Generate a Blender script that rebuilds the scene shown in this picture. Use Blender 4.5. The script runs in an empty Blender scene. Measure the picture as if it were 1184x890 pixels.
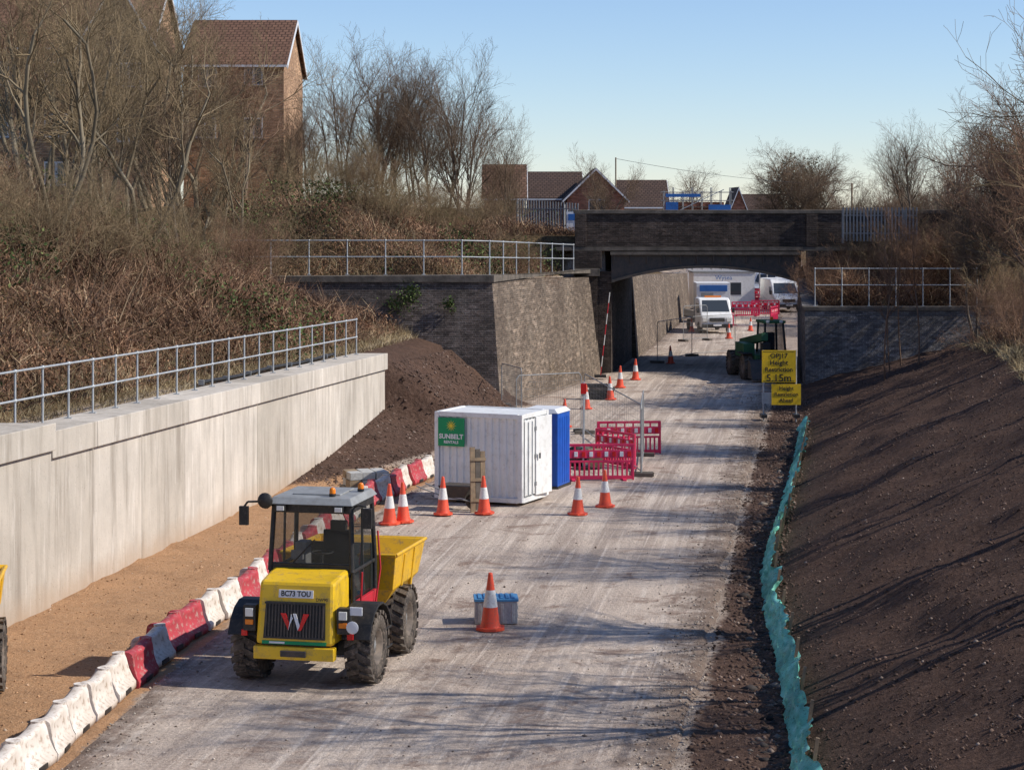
import bpy, math, random
import numpy as np
from mathutils import Vector, Matrix, Euler
F=2400.0;CX=592.0;HY=240.0;H=7.5
random.seed(7); NR=np.random.default_rng(11)
sc=bpy.context.scene
def G(x,y,z=0.0):
    D=F*(H-z)/(y-HY); return Vector(((x-CX)/F*D,D,z))
def P(x,y,D): return Vector(((x-CX)/F*D,D,H-(y-HY)/F*D))
def XW(x,D): return (x-CX)/F*D
def ZW(y,D): return H-(y-HY)/F*D
# ---------------------------------------------------------------- materials
def newmat(name,rough=.8,spec=.3,metal=0):
    m=bpy.data.materials.new(name); m.use_nodes=True
    b=m.node_tree.nodes['Principled BSDF']
    b.inputs['Roughness'].default_value=rough
    b.inputs['Specular IOR Level'].default_value=spec
    b.inputs['Metallic'].default_value=metal
    return m,m.node_tree,b
def coord(nt,kind='Object',scale=(1,1,1),rot=(0,0,0)):
    t=nt.nodes.new('ShaderNodeTexCoord'); mp=nt.nodes.new('ShaderNodeMapping')
    mp.inputs['Scale'].default_value=scale; mp.inputs['Rotation'].default_value=rot
    nt.links.new(t.outputs[kind],mp.inputs['Vector']); return mp.outputs[0]
def nz(nt,vec,scale,detail=5,rough=.6,dist=0):
    n=nt.nodes.new('ShaderNodeTexNoise'); n.inputs['Scale'].default_value=scale
    n.inputs['Detail'].default_value=min(detail,5); n.inputs['Roughness'].default_value=rough
    n.inputs['Distortion'].default_value=dist
    nt.links.new(vec,n.inputs['Vector']); return n.outputs['Fac']
def ramp(nt,fac,stops,interp='LINEAR'):
    r=nt.nodes.new('ShaderNodeValToRGB'); e=r.color_ramp; e.interpolation=interp
    while len(e.elements)<len(stops): e.elements.new(.5)
    for el,(p,c) in zip(e.elements,stops):
        el.position=p; el.color=(c[0],c[1],c[2],1) if hasattr(c,'__len__') else (c,c,c,1)
    nt.links.new(fac,r.inputs[0]); return r.outputs[0]
def mix(nt,fac,a,b,blend='MIX'):
    n=nt.nodes.new('ShaderNodeMix'); n.data_type='RGBA'; n.blend_type=blend
    for i,v in ((0,fac),(6,a),(7,b)):
        if isinstance(v,bpy.types.NodeSocket): nt.links.new(v,n.inputs[i])
        elif i==0: n.inputs[0].default_value=v
        else: n.inputs[i].default_value=(v[0],v[1],v[2],1)
    return n.outputs[2]
def mth(nt,op,a,b=0.0):
    n=nt.nodes.new('ShaderNodeMath'); n.operation=op
    for i,v in enumerate((a,b)):
        if isinstance(v,bpy.types.NodeSocket): nt.links.new(v,n.inputs[i])
        else: n.inputs[i].default_value=v
    return n.outputs[0]
def bump(nt,b,h,strength=.5,dist=.02):
    n=nt.nodes.new('ShaderNodeBump'); n.inputs['Strength'].default_value=strength
    n.inputs['Distance'].default_value=dist
    nt.links.new(h,n.inputs['Height']); nt.links.new(n.outputs[0],b.inputs['Normal'])
def attr(nt,name):
    n=nt.nodes.new('ShaderNodeAttribute'); n.attribute_name=name; return n
def pm(name,c1,c2=None,scale=3,rough=.6,spec=.3,metal=0,bmp=0,bscale=30,dirt=None,detail=4):
    m,nt,b=newmat(name,rough,spec,metal)
    c2=c2 or tuple(v*.75 for v in c1)
    v=coord(nt)
    c=ramp(nt,nz(nt,v,scale,detail),[(.35,c1),(.68,c2)])
    if dirt:
        d=ramp(nt,nz(nt,v,scale*4,8,.75),[(.52,0.0),(.66,1.0)])
        c=mix(nt,mth(nt,'MULTIPLY',d,dirt[1]),c,dirt[0])
    nt.links.new(c,b.inputs['Base Color'])
    if bmp: bump(nt,b,nz(nt,v,bscale,4),bmp,.02)
    return m
def brickmat(name,c1,c2,mort,stain=(.03,.027,.025),light=(.3,.29,.27),lf=.25,bw=.25,rh=.085,ms=.012):
    m,nt,b=newmat(name,.85,.2)
    uv=coord(nt,'UV'); ob=coord(nt,'Object')
    br=nt.nodes.new('ShaderNodeTexBrick')
    br.inputs['Color1'].default_value=(*c1,1); br.inputs['Color2'].default_value=(*c2,1)
    br.inputs['Mortar'].default_value=(*mort,1); br.inputs['Scale'].default_value=1
    br.inputs['Brick Width'].default_value=bw; br.inputs['Row Height'].default_value=rh
    br.inputs['Mortar Size'].default_value=ms; br.inputs['Bias'].default_value=-.1
    nt.links.new(uv,br.inputs['Vector'])
    vo=nt.nodes.new('ShaderNodeTexVoronoi'); vo.inputs['Scale'].default_value=1.0
    nt.links.new(coord(nt,'UV',(1/bw*.9,1/rh*.9,1)),vo.inputs['Vector'])
    sc_=nt.nodes.new('ShaderNodeSeparateColor'); nt.links.new(vo.outputs['Color'],sc_.inputs[0])
    c=mix(nt,1.0,br.outputs['Color'],ramp(nt,sc_.outputs[0],[(0,.55),(.6,1.0),(.9,1.25),(1,1.7)]),'MULTIPLY')
    s=ramp(nt,nz(nt,ob,.45,7,.65),[(.40,0.0),(.62,1.0)])
    c=mix(nt,mth(nt,'MULTIPLY',s,.6),c,stain)
    st=coord(nt,'Object',(1.6,1.6,.25))
    l=ramp(nt,nz(nt,st,1.2,7,.7),[(.53,0.0),(.72,1.0)])
    c=mix(nt,mth(nt,'MULTIPLY',l,lf),c,light)
    l2=ramp(nt,nz(nt,ob,5.5,8,.8),[(.60,0.0),(.68,1.0)])
    c=mix(nt,mth(nt,'MULTIPLY',l2,lf*.7),c,light)
    nt.links.new(c,b.inputs['Base Color'])
    h=mth(nt,'SUBTRACT',nz(nt,ob,14,4),br.outputs['Fac'])
    bump(nt,b,h,.7,.02)
    return m
def rndmat(name,stops,rough=.8):
    m,nt,b=newmat(name,rough,.15)
    a=attr(nt,'rnd')
    c=ramp(nt,a.outputs['Fac'],stops)
    n=nz(nt,coord(nt),.35,2)
    c=mix(nt,1.0,c,ramp(nt,n,[(.35,.6),(.65,1.3)]),'MULTIPLY')
    nt.links.new(c,b.inputs['Base Color'])
    return m
M={}
M['yellow']=pm('yellow_paint',(.84,.53,.02),(.78,.48,.02),2,.35,.5,dirt=((.30,.21,.12),.5))
M['skipyellow']=pm('skip_yellow_paint',(.76,.44,.015),(.66,.37,.02),2,.45,.4,dirt=((.26,.18,.1),.65))
M['black']=pm('black_plastic',(.02,.02,.021),(.035,.033,.03),5,.5,.4,dirt=((.12,.1,.08),.4))
M['tyre']=pm('tyre_rubber',(.055,.048,.043),(.15,.125,.10),4,.9,.15,bmp=.3,bscale=25,dirt=((.28,.22,.18),.7))
M['hub']=pm('wheel_hub',(.12,.10,.085),(.24,.19,.15),8,.7)
M['grey']=pm('grey_paint',(.30,.31,.31),(.22,.22,.22),6,.5,.4,dirt=((.12,.1,.08),.3))
M['roofgrey']=pm('cab_roof_grey',(.30,.31,.31),(.22,.225,.225),5,.6,.25,dirt=((.25,.22,.19),.4))
M['red']=pm('red_plastic',(.55,.02,.04),(.42,.02,.03),5,.45,.4,dirt=((.3,.15,.12),.4))
M['barred']=pm('barrier_red_plastic',(.50,.055,.07),(.33,.05,.06),2.5,.6,.3,dirt=((.45,.33,.28),.8))
M['barwhite']=pm('barrier_white_plastic',(.76,.70,.63),(.58,.50,.42),2.5,.6,.3,dirt=((.34,.25,.18),.8))
M['pinkred']=pm('pedestrian_barrier_red',(.78,.04,.13),(.64,.04,.10),4,.5,.3)
M['white']=pm('white_paint',(.82,.82,.80),(.74,.74,.72),1.5,.45,.4,dirt=((.45,.4,.34),.35))
M['whiteclean']=pm('white_plastic',(.8,.8,.8),(.74,.74,.74),3,.5)
M['cone']=pm('cone_orange',(.84,.095,.04),(.66,.08,.04),6,.5,.4,dirt=((.4,.16,.1),.6))
M['conew']=pm('cone_reflective_sleeve',(.78,.78,.76),(.64,.62,.58),6,.4,.4,dirt=((.4,.34,.3),.5))
M['galv']=pm('galvanised_steel',(.48,.50,.51),(.36,.38,.39),6,.5,.4,.25)
M['blue']=pm('blue_plastic',(.02,.11,.5),(.02,.09,.4),4,.4)
M['ltblue']=pm('blue_crate',(.08,.28,.52),(.06,.22,.42),4,.5,dirt=((.3,.3,.3),.3))
M['crate']=pm('grey_crate',(.50,.50,.48),(.38,.38,.36),8,.7,dirt=((.25,.2,.16),.5))
M['green']=pm('green_sign',(0,.30,.11),(0,.27,.1),2,.4)
M['suny']=pm('sign_yellow',(.85,.65,.05),(.8,.6,.05),2,.5)
M['signy']=pm('sign_amber',(.92,.60,.03),(.86,.54,.02),2,.45,dirt=((.5,.35,.1),.3))
M['wood']=pm('timber',(.33,.24,.15),(.2,.15,.1),6,.8,bmp=.3)
M['darkgreen']=pm('dark_green_paint',(.04,.14,.065),(.04,.11,.055),4,.5)
M['darksteel']=pm('dark_steel',(.05,.048,.045),(.09,.07,.058),4,.6,.4,dirt=((.15,.11,.08),.4))
M['gutter']=pm('upvc_white',(.75,.75,.75),(.7,.7,.7),3,.4)
M['tarmac']=pm('tarmac',(.06,.06,.06),(.04,.04,.04),4,.9)
M['stone']=pm('stone_coping',(.17,.145,.12),(.08,.07,.058),2.5,.9,bmp=.5,bscale=12)
M['seat']=pm('seat_fabric',(.03,.03,.035),(.02,.02,.02),8,.9)
M['netblue']=pm('scaffold_sheet_blue',(.04,.16,.45),(.03,.12,.36),1,.6)
def glassm(name,col,alpha):
    m,nt,b=newmat(name,.04,.6)
    b.inputs['Base Color'].default_value=(*col,1); b.inputs['Alpha'].default_value=alpha
    return m
M['glass']=glassm('cab_glass',(.035,.045,.045),.42)
M['wglass']=glassm('window_glass',(.05,.06,.07),1)
M['amber']=pm('amber_lens',(.85,.25,.02),(.8,.2,.02),2,.2)
M['lamp']=pm('lamp_lens',(.8,.8,.75),(.75,.75,.7),2,.15,.6)
M['redlens']=pm('red_lens',(.7,.02,.02),(.6,.02,.02),2,.2)
M['mirror']=pm('mirror_face',(.35,.38,.4),(.3,.32,.34),2,.15,.6)
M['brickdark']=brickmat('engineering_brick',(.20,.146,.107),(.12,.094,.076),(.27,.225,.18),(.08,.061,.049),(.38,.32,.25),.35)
M['brickshade']=brickmat('engineering_brick_shaded',(.13,.10,.085),(.08,.068,.062),(.21,.18,.16),(.048,.041,.036),(.33,.29,.25),.30)  # darker copy of the wing wall brick, front face's shade put in its colour
M['brickbr']=brickmat('sooty_brick',(.085,.060,.048),(.052,.040,.035),(.11,.09,.076),(.025,.021,.018),(.21,.165,.13),.30)
M['brickgrey']=brickmat('blue_brick',(.18,.165,.16),(.12,.112,.115),(.32,.30,.275),(.09,.08,.075),(.42,.38,.34),.32)
M['house']=brickmat('house_brick',(.50,.28,.15),(.41,.22,.12),(.42,.33,.23),(.30,.18,.11),(.48,.34,.22),.15)
M['housered']=brickmat('red_house_brick',(.40,.16,.09),(.32,.115,.07),(.3,.2,.16),(.22,.1,.07),(.38,.2,.14),.1)
def roofmat(name,c1,c2):
    m,nt,b=newmat(name,.85,.2)
    uv=coord(nt,'UV'); br=nt.nodes.new('ShaderNodeTexBrick')
    br.inputs['Color1'].default_value=(*c1,1); br.inputs['Color2'].default_value=(*c2,1)
    br.inputs['Mortar'].default_value=tuple(v*.25 for v in c1)+(1,)
    br.inputs['Scale'].default_value=1; br.inputs['Brick Width'].default_value=.33; br.inputs['Row Height'].default_value=.34
    br.inputs['Mortar Size'].default_value=.035
    nt.links.new(uv,br.inputs['Vector'])
    c=mix(nt,mth(nt,'MULTIPLY',ramp(nt,nz(nt,coord(nt),.6,6,.7),[(.4,0.0),(.65,1.0)]),.5),br.outputs['Color'],tuple(v*.5 for v in c1))
    nt.links.new(c,b.inputs['Base Color']); bump(nt,b,br.outputs['Fac'],-.6,.04); return m
M['roof']=roofmat('brown_roof_tiles',(.21,.115,.075),(.16,.088,.06))
M['roof2']=roofmat('dark_roof_tiles',(.11,.07,.053),(.08,.053,.043))
def concmat():
    m,nt,b=newmat('cast_concrete',.85,.2)
    ob=coord(nt); st=coord(nt,'Object',(1.2,1.2,.12))
    c=ramp(nt,nz(nt,ob,.7,5,.65),[(.3,(.66,.60,.52)),(.7,(.50,.455,.395))])
    s=ramp(nt,nz(nt,st,2.2,5,.7),[(.48,0.0),(.70,1.0)])
    c=mix(nt,mth(nt,'MULTIPLY',s,.65),c,(.29,.25,.205))
    s2=ramp(nt,nz(nt,st,5.5,5,.6),[(.56,0.0),(.64,1.0)])
    c=mix(nt,mth(nt,'MULTIPLY',s2,.45),c,(.76,.71,.64))
    sp=ramp(nt,nz(nt,ob,26,3,.5),[(.66,0.0),(.71,1.0)])
    c=mix(nt,mth(nt,'MULTIPLY',sp,.5),c,(.2,.18,.15))
    sx=nt.nodes.new('ShaderNodeSeparateXYZ'); nt.links.new(ob,sx.inputs[0])
    # each cast bay has its own tone
    bay=mth(nt,'FLOOR',mth(nt,'DIVIDE',mth(nt,'SUBTRACT',sx.outputs[1],41.6),2.82))
    wn=nt.nodes.new('ShaderNodeTexWhiteNoise'); wn.noise_dimensions='1D'; nt.links.new(bay,wn.inputs['W'])
    c=mix(nt,1.0,c,ramp(nt,wn.outputs['Value'],[(0,(.80,.79,.77)),(1,(1.06,1.06,1.06))]),'MULTIPLY')
    hz=mth(nt,'ADD',sx.outputs[2],mth(nt,'MULTIPLY',nz(nt,ob,1.5,5),.8))
    ft=ramp(nt,hz,[(.35,1.0),(.95,0.0)])
    c=mix(nt,mth(nt,'MULTIPLY',ft,.6),c,(.40,.28,.185))
    nt.links.new(c,b.inputs['Base Color']); bump(nt,b,nz(nt,ob,9,5,.7),.35,.02); return m
M['conc']=concmat()
# ---------------------------------------------------------------- mesh builder
def link(o,parent=None):
    sc.collection.objects.link(o)
    if parent: o.parent=parent
    return o
class MB:
    def __init__(s): s.v=[];s.f=[];s.m=[];s.mats=[];s.sm=[]
    def mi(s,k):
        if k not in s.mats: s.mats.append(k)
        return s.mats.index(k)
    def add(s,vs,fs,m,sm=False):
        o=len(s.v); s.v+= [tuple(v) for v in vs]; i=s.mi(m)
        for f in fs: s.f.append([a+o for a in f]); s.m.append(i); s.sm.append(sm)
    def hexa(s,p,m):
        s.add(p,[(3,2,1,0),(4,5,6,7),(0,1,5,4),(1,2,6,5),(2,3,7,6),(3,0,4,7)],m)
    def box(s,c,d,m,rz=0,rx=0,ry=0):
        c=Vector(c); R=Euler((rx,ry,rz)).to_matrix(); x,y,z=d[0]/2,d[1]/2,d[2]/2
        s.hexa([c+R@Vector(q) for q in ((-x,-y,-z),(x,-y,-z),(x,y,-z),(-x,y,-z),(-x,-y,z),(x,-y,z),(x,y,z),(-x,y,z))],m)
    def b2(s,a,b,m):
        s.box([(a[i]+b[i])/2 for i in range(3)],[abs(b[i]-a[i]) for i in range(3)],m)
    def prism(s,poly,ext,m):
        poly=[Vector(p) for p in poly]; e=Vector(ext); n=len(poly)
        s.add(poly+[p+e for p in poly],[tuple(range(n))[::-1],tuple(range(n,2*n))]+[(i,(i+1)%n,n+(i+1)%n,n+i) for i in range(n)],m)
    def cyl(s,a,b,r,m,r2=None,n=12,caps=True,sm=True):
        a=Vector(a);b=Vector(b);r2=r if r2 is None else r2
        d=(b-a).normalized(); u=d.orthogonal().normalized(); w=d.cross(u)
        vs=[a+(u*math.cos(t)+w*math.sin(t))*r for t in [2*math.pi*i/n for i in range(n)]]
        vs+=[b+(u*math.cos(t)+w*math.sin(t))*r2 for t in [2*math.pi*i/n for i in range(n)]]
        s.add(vs,[(i,(i+1)%n,n+(i+1)%n,n+i) for i in range(n)],m,sm)
        if caps: s.add(vs,[tuple(range(n))[::-1],tuple(range(n,2*n))],m)
    def path(s,pts,r,m,n=6):
        for a,b in zip(pts[:-1],pts[1:]): s.cyl(a,b,r,m,n=n)
    def lathe(s,prof,c,axis,m,n=24):
        c=Vector(c); vs=[]
        for r,h in prof:
            for i in range(n):
                t=2*math.pi*i/n; a,b=r*math.cos(t),r*math.sin(t)
                vs.append(c+Vector({'x':(h,a,b),'y':(a,h,b),'z':(a,b,h)}[axis]))
        fs=[(j*n+i,j*n+(i+1)%n,(j+1)*n+(i+1)%n,(j+1)*n+i) for j in range(len(prof)-1) for i in range(n)]
        s.add(vs,fs,m,True)
    def mesh(s,name):
        me=bpy.data.meshes.new(name); me.from_pydata(s.v,[],s.f)
        for k in s.mats: me.materials.append(M[k])
        for p,i,sm in zip(me.polygons,s.m,s.sm): p.material_index=i; p.use_smooth=sm
        uv=me.uv_layers.new(name='UVMap')
        me.update()
        for p in me.polygons:
            n=p.normal
            if abs(n.z)>.9: t=Vector((1,0,0)); w=Vector((0,1,0))
            else:
                t=Vector((-n.y,n.x,0)).normalized(); w=n.cross(t)
            for li in p.loop_indices:
                co=me.vertices[me.loops[li].vertex_index].co
                uv.data[li].uv=(co.dot(t),co.dot(w) if abs(n.z)<.9 else co.y)
        return me
    def obj(s,name,loc=(0,0,0),rz=0,parent=None,bevel=0,rot=None,scale=1):
        me=s.mesh(name); o=bpy.data.objects.new(name,me)
        o.location=loc; o.rotation_euler=rot or (0,0,rz); o.scale=(scale,)*3
        link(o,parent)
        if bevel:
            b=o.modifiers.new('bevel','BEVEL'); b.width=bevel; b.segments=2; b.limit_method='ANGLE'; b.angle_limit=math.radians(40)
        return o
def empty(name,loc=(0,0,0),rz=0,parent=None,scale=1):
    o=bpy.data.objects.new(name,None); o.location=loc; o.rotation_euler=(0,0,rz); o.scale=(scale,)*3
    o.empty_display_size=.3
    return link(o,parent)
def text(name,body,size,loc,rot,mat,parent,ax='CENTER',sx=1,bold=0):
    cu=bpy.data.curves.new(name,'FONT'); cu.body=body; cu.size=size; cu.align_x=ax; cu.align_y='CENTER'
    cu.extrude=.002; cu.offset=bold; cu.materials.append(M[mat]); cu.resolution_u=3
    o=bpy.data.objects.new(name,cu); o.location=loc; o.rotation_euler=rot; o.scale=(sx,1,1)
    return link(o,parent)
def fast(name,V,Fs,mat,rnd=None,smooth=False,parent=None,do_link=True,col=None,uvs=None):
    me=bpy.data.meshes.new(name); V=np.asarray(V,dtype=np.float32)
    me.vertices.add(len(V)); me.vertices.foreach_set('co',V.ravel())
    idx=np.concatenate([f.ravel() for f in Fs]).astype(np.int32)
    tot=np.concatenate([np.full(len(f),f.shape[1]) for f in Fs])
    st=np.concatenate([[0],np.cumsum(tot)[:-1]]).astype(np.int32)
    me.loops.add(len(idx)); me.loops.foreach_set('vertex_index',idx)
    me.polygons.add(len(tot)); me.polygons.foreach_set('loop_start',st)
    if smooth: me.polygons.foreach_set('use_smooth',np.ones(len(tot),dtype=bool))
    me.materials.append(mat)
    if rnd is not None:
        a=me.attributes.new('rnd','FLOAT','POINT'); a.data.foreach_set('value',np.asarray(rnd,dtype=np.float32))
    if col is not None:
        a=me.attributes.new('zone','FLOAT_COLOR','POINT'); a.data.foreach_set('color',np.asarray(col,dtype=np.float32).ravel())
    if uvs is not None:
        u=me.uv_layers.new(name='UVMap'); u.data.foreach_set('uv',np.asarray(uvs,dtype=np.float32)[idx].ravel())
    me.update(calc_edges=True)
    o=bpy.data.objects.new(name,me)
    if do_link: link(o,parent)
    return o
# ---------------------------------------------------------------- numpy noise
_T=NR.random((256,256))
def vn(x,y,s=1.0):
    x=np.asarray(x)*s+100.5; y=np.asarray(y)*s+57.3
    xi=np.floor(x).astype(int); yi=np.floor(y).astype(int); fx=x-xi; fy=y-yi
    fx=fx*fx*(3-2*fx); fy=fy*fy*(3-2*fy)
    g=lambda a,b:_T[a%256,b%256]
    return (g(xi,yi)*(1-fx)+g(xi+1,yi)*fx)*(1-fy)+(g(xi,yi+1)*(1-fx)+g(xi+1,yi+1)*fx)*fy-.5
def fbm(x,y,s): return vn(x,y,s)+.5*vn(x,y,s*2.1)+.25*vn(x,y,s*4.3)
# ---------------------------------------------------------------- terrain
def XL(Y):
    return np.interp(Y,[-60,67.2,78.2,78.3,94.2,94.3,104,147,200,300],[-25.6,-4.06,-2.2,-.4,3.9,4.6,6.0,12.4,13.0,18])
def XR(Y): return np.interp(Y,[-60,28,43,69,88,94,104,150,200,300],[-5,3.9,5.4,9.75,12.3,13.0,14.6,20.5,28,40])
def XB(Y): return np.interp(Y,[0,27.9,33,36.4,40.9,52.9,58.4],[-8,-6.5,-6.1,-5.7,-5.0,-3.6,-2.4])
def RE(Y): return np.interp(Y,[-60,28,39,50,66.7,90,104,150,220],[-8,2.3,3.96,5.48,8.0,11.6,14.0,19.5,27])
def wtop(Y): return np.interp(Y,[30,67.2],[3.42,2.8])
def hgt(X,Y):
    X=np.asarray(X,dtype=float);Y=np.asarray(Y,dtype=float)
    xl=XL(Y);xr=XR(Y);oL=xl-X;oR=X-xr
    z=-.04+.11*fbm(X,Y,.9)*((X<XB(Y))|(X>RE(Y)))+.05*vn(X,Y,3.1)*(X<XB(Y))
    dt=np.clip((X-RE(Y)-.05)/.35,0,1)*np.clip((xr-X)/.4,0,1)*(Y<80)
    z=z-dt*(.20+.10*vn(X,Y,.8))+dt*.15*vn(X,Y,2.7)
    a=np.interp(Y,[54,60,67,67.4,78.2,78.3],[0,.35,1.05,2.45,2.2,0]); w=np.interp(Y,[54,67,78],[1.2,3.2,2.5])
    t=np.clip(1-(X-xl)/w,0,1); z=np.maximum(z,a*t*(1+.3*fbm(X,Y,1.3)*np.clip((X-xl)/1.0,0,1))-.04)
    base=wtop(Y)-.1
    s=np.interp(Y,[62,77],[.62,.30])
    n=.25*fbm(X,Y,.5)
    base=np.where((Y>67.3)&(Y<78.25),np.interp(oL,[0,1.5],[a,base]),base) if np.ndim(oL)<1 else np.where((Y>67.3)&(Y<78.25),a+(base-a)*np.clip(oL/1.5,0,1),base)
    l1=np.minimum(base+s*np.maximum(oL-1.5,0),8.0)+n*np.clip((oL-1.5)/2,0,1)
    e0=np.interp(Y,[78,94],[4.6,4.3])
    l2=np.minimum(e0+np.minimum(.4*np.maximum(oL-1.3,0),.75*np.maximum(Y-79.6,0)),7.4)+n*np.clip((oL-1.5)/2,0,1)*np.clip((Y-79.5)/2,0,1)
    l3=np.minimum(np.interp(Y,[104,147,200],[3.9,2.7,2.0])+.2*np.maximum(oL-1,0),6)
    l=np.where(Y<78.25,l1,np.where(Y<104,l2,l3))
    l=np.where((Y>94.25)&(Y<103.75),6.2,l)
    z=np.where(oL>.35,l,z)
    sl=np.interp(Y,[62,76,88],[.46,.37,.25])
    r1=np.where(oR<6.5,sl*oR,sl*6.5+.3*(oR-6.5)); r1=np.minimum(r1,6.3)+.20*fbm(X,Y,.9)*np.clip(oR/1.5,0,1)
    r2=np.minimum(3.05+np.minimum(.42*np.maximum(oR-1.2,0),.7*np.maximum(Y-89.4,0)),6.3)
    r3=np.minimum(.3*oR,4.8)
    z=np.where((oR>0)&(Y<88.25),r1,z)
    z=np.where((oR>.35)&(Y>=88.25)&(Y<104),r2,z)
    z=np.where((oR>.35)&(Y>94.25)&(Y<103.75),6.2,z)
    z=np.where((oR>0)&(Y>=104),r3,z)
    k=np.clip((Y-225)/60,0,1); z=z*(1-k)+4.8*k
    return z
Yr=np.concatenate([np.arange(-60,22,4),np.arange(22,110,.3),[78.2,78.3,88.2,88.3,94.2,94.3,103.7,103.8,67.2,67.3],np.arange(111,230,2.5),np.geomspace(232,6000,26)])
Yr=np.unique(np.round(Yr,3))
oLs=np.concatenate([[0,.3,.4,.9,1.3],np.arange(1.7,18,.4),np.geomspace(18.5,4000,22)])
oRs=np.concatenate([[.3,.4],np.arange(.65,14,.25),np.geomspace(14.5,4000,24)])
tm=np.linspace(0,1,90)
rows=[]
for y in Yr:
    xl,xr=XL(y),XR(y)
    rows.append(np.concatenate([(xl-oLs)[::-1],xl+(xr-xl)*tm[1:],xr+oRs]))
XX=np.array(rows); YY=np.repeat(Yr[:,None],XX.shape[1],1); ZZ=hgt(XX,YY)
nr,nc=XX.shape
V=np.stack([XX,YY,ZZ],-1).reshape(-1,3)
ii=np.arange(nr*nc).reshape(nr,nc)
Q=np.stack([ii[:-1,:-1],ii[:-1,1:],ii[1:,1:],ii[1:,:-1]],-1).reshape(-1,4)
oL=XL(YY)-XX;oR=XX-XR(YY)
sm=lambda v,a,b: np.clip((v-a)/(b-a),0,1)
jit=.5*fbm(XX,YY,.8)
sand=sm(XB(YY)+.5+jit*.6-XX,-.2,.3)*(oL<.4)*(1-sm(YY,57+2*jit,62))
soil=np.where((oR>-6)&(YY<88.3),sm(XX-RE(YY)+jit*.5,-.2,.35)*(1-sm(oR+jit*2,5.8,7.4)),0)
heap=(oL<1.6)*(YY>52)*(YY<78.3)*sm(ZZ,.0,.12)
soil=np.maximum(soil,heap)
veg=np.maximum(sm(oL,1.2,2.0),np.where(YY<88.3,sm(oR+jit*2,5.8,7.4),sm(oR,.3,1)))
col=np.stack([sand,soil,veg,np.ones_like(sand)],-1).reshape(-1,4)
gm,nt,b=newmat('ground_earth',.95,.1)
z=attr(nt,'zone'); sp=nt.nodes.new('ShaderNodeSeparateColor'); nt.links.new(z.outputs['Color'],sp.inputs[0])
ob=coord(nt)
n1=nz(nt,ob,1.2,5,.65); n2=nz(nt,ob,9,5,.7); n3=nz(nt,ob,40,3,.7)
grav=ramp(nt,n2,[(.3,(.36,.29,.23)),(.7,(.52,.43,.355))])
grav=mix(nt,ramp(nt,n1,[(.4,0.0),(.65,.7)]),grav,(.27,.19,.14))
sandc=ramp(nt,n1,[(.3,(.50,.29,.155)),(.55,(.43,.25,.135)),(.75,(.31,.18,.10))])
sandc=mix(nt,ramp(nt,n2,[(.5,0.0),(.75,.5)]),sandc,(.56,.38,.24))
soilc=ramp(nt,n2,[(.3,(.046,.028,.021)),(.55,(.10,.062,.046)),(.8,(.19,.13,.10))])
soilc=mix(nt,ramp(nt,n1,[(.45,0.0),(.7,.6)]),soilc,(.14,.082,.057))
vegc=ramp(nt,n2,[(.3,(.08,.052,.03)),(.5,(.14,.096,.052)),(.75,(.23,.165,.09))])
edge=mth(nt,'MULTIPLY',mth(nt,'SUBTRACT',n2,.5),.9)
def msk(o):
    return ramp(nt,mth(nt,'ADD',o,edge),[(.35,0.0),(.6,1.0)])
c=mix(nt,msk(sp.outputs[0]),grav,sandc); c=mix(nt,msk(sp.outputs[1]),c,soilc); c=mix(nt,msk(sp.outputs[2]),c,vegc)
c=mix(nt,1.0,c,ramp(nt,n3,[(.3,.7),(.7,1.25)]),'MULTIPLY')
nt.links.new(c,b.inputs['Base Color'])
hh=mth(nt,'ADD',n2,mth(nt,'MULTIPLY',n3,.4)); bump(nt,b,hh,.9,.07)
fast('ground',V,[Q],gm,smooth=True,col=col)
# haul road
Yh=np.concatenate([np.arange(4,22,2),np.arange(22,110,.35),np.arange(111,216,3)]); th=np.linspace(0,1,44)
Lf=np.where(Yh<56,XB(Yh)+.35,XL(Yh)+np.interp(Yh,[56,62,78,79],[.6+1.0,3.0,1.8,.15])); Lf=np.maximum(Lf,np.where(Yh<62,XB(Yh)+.35,-99))
Lf=Lf+.12*fbm(Yh*0,Yh,.9)*(Yh<78); Rg=RE(Yh)+.25*fbm(Yh*0+9,Yh,.7)
XH=Lf[:,None]+(Rg-Lf)[:,None]*th[None]; YH=np.repeat(Yh[:,None],44,1)
ac=(XH-(RE(YH)-7))
ZH=.012+.022*fbm(XH,YH,.5)+.018*vn(ac,YH*.06,3.0)
ed=np.minimum(th,1-th)[None]; ZH=np.where(ed==0,-.14,ZH)
ih=np.arange(XH.size).reshape(XH.shape)
QH=np.stack([ih[:-1,:-1],ih[:-1,1:],ih[1:,1:],ih[1:,:-1]],-1).reshape(-1,4)
rm,nt,b=newmat('haul_road_gravel',.92,.15)
uv=coord(nt,'UV'); ob=coord(nt)
tr=nz(nt,coord(nt,'UV',(1.3,.04,1)),1.6,5,.62,.3); tr2=nz(nt,coord(nt,'UV',(3.4,.07,1)),2.2,5,.6,.4)
n1=nz(nt,ob,.35,5,.6,.4); n2=nz(nt,ob,14,5,.75); n3=nz(nt,ob,60,3,.7)
c=ramp(nt,n1,[(.3,(.72,.60,.49)),(.5,(.63,.52,.425)),(.7,(.51,.41,.335))])
c=mix(nt,ramp(nt,tr,[(.42,0.0),(.60,.8)]),c,(.42,.335,.275))
c=mix(nt,ramp(nt,tr2,[(.52,0.0),(.64,.75)]),c,(.75,.645,.545))
c=mix(nt,ramp(nt,nz(nt,ob,.8,5,.7,.6),[(.54,0.0),(.66,.85)]),c,(.28,.195,.15))
c=mix(nt,1.0,c,ramp(nt,n2,[(.3,.68),(.7,1.2)]),'MULTIPLY')
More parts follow.
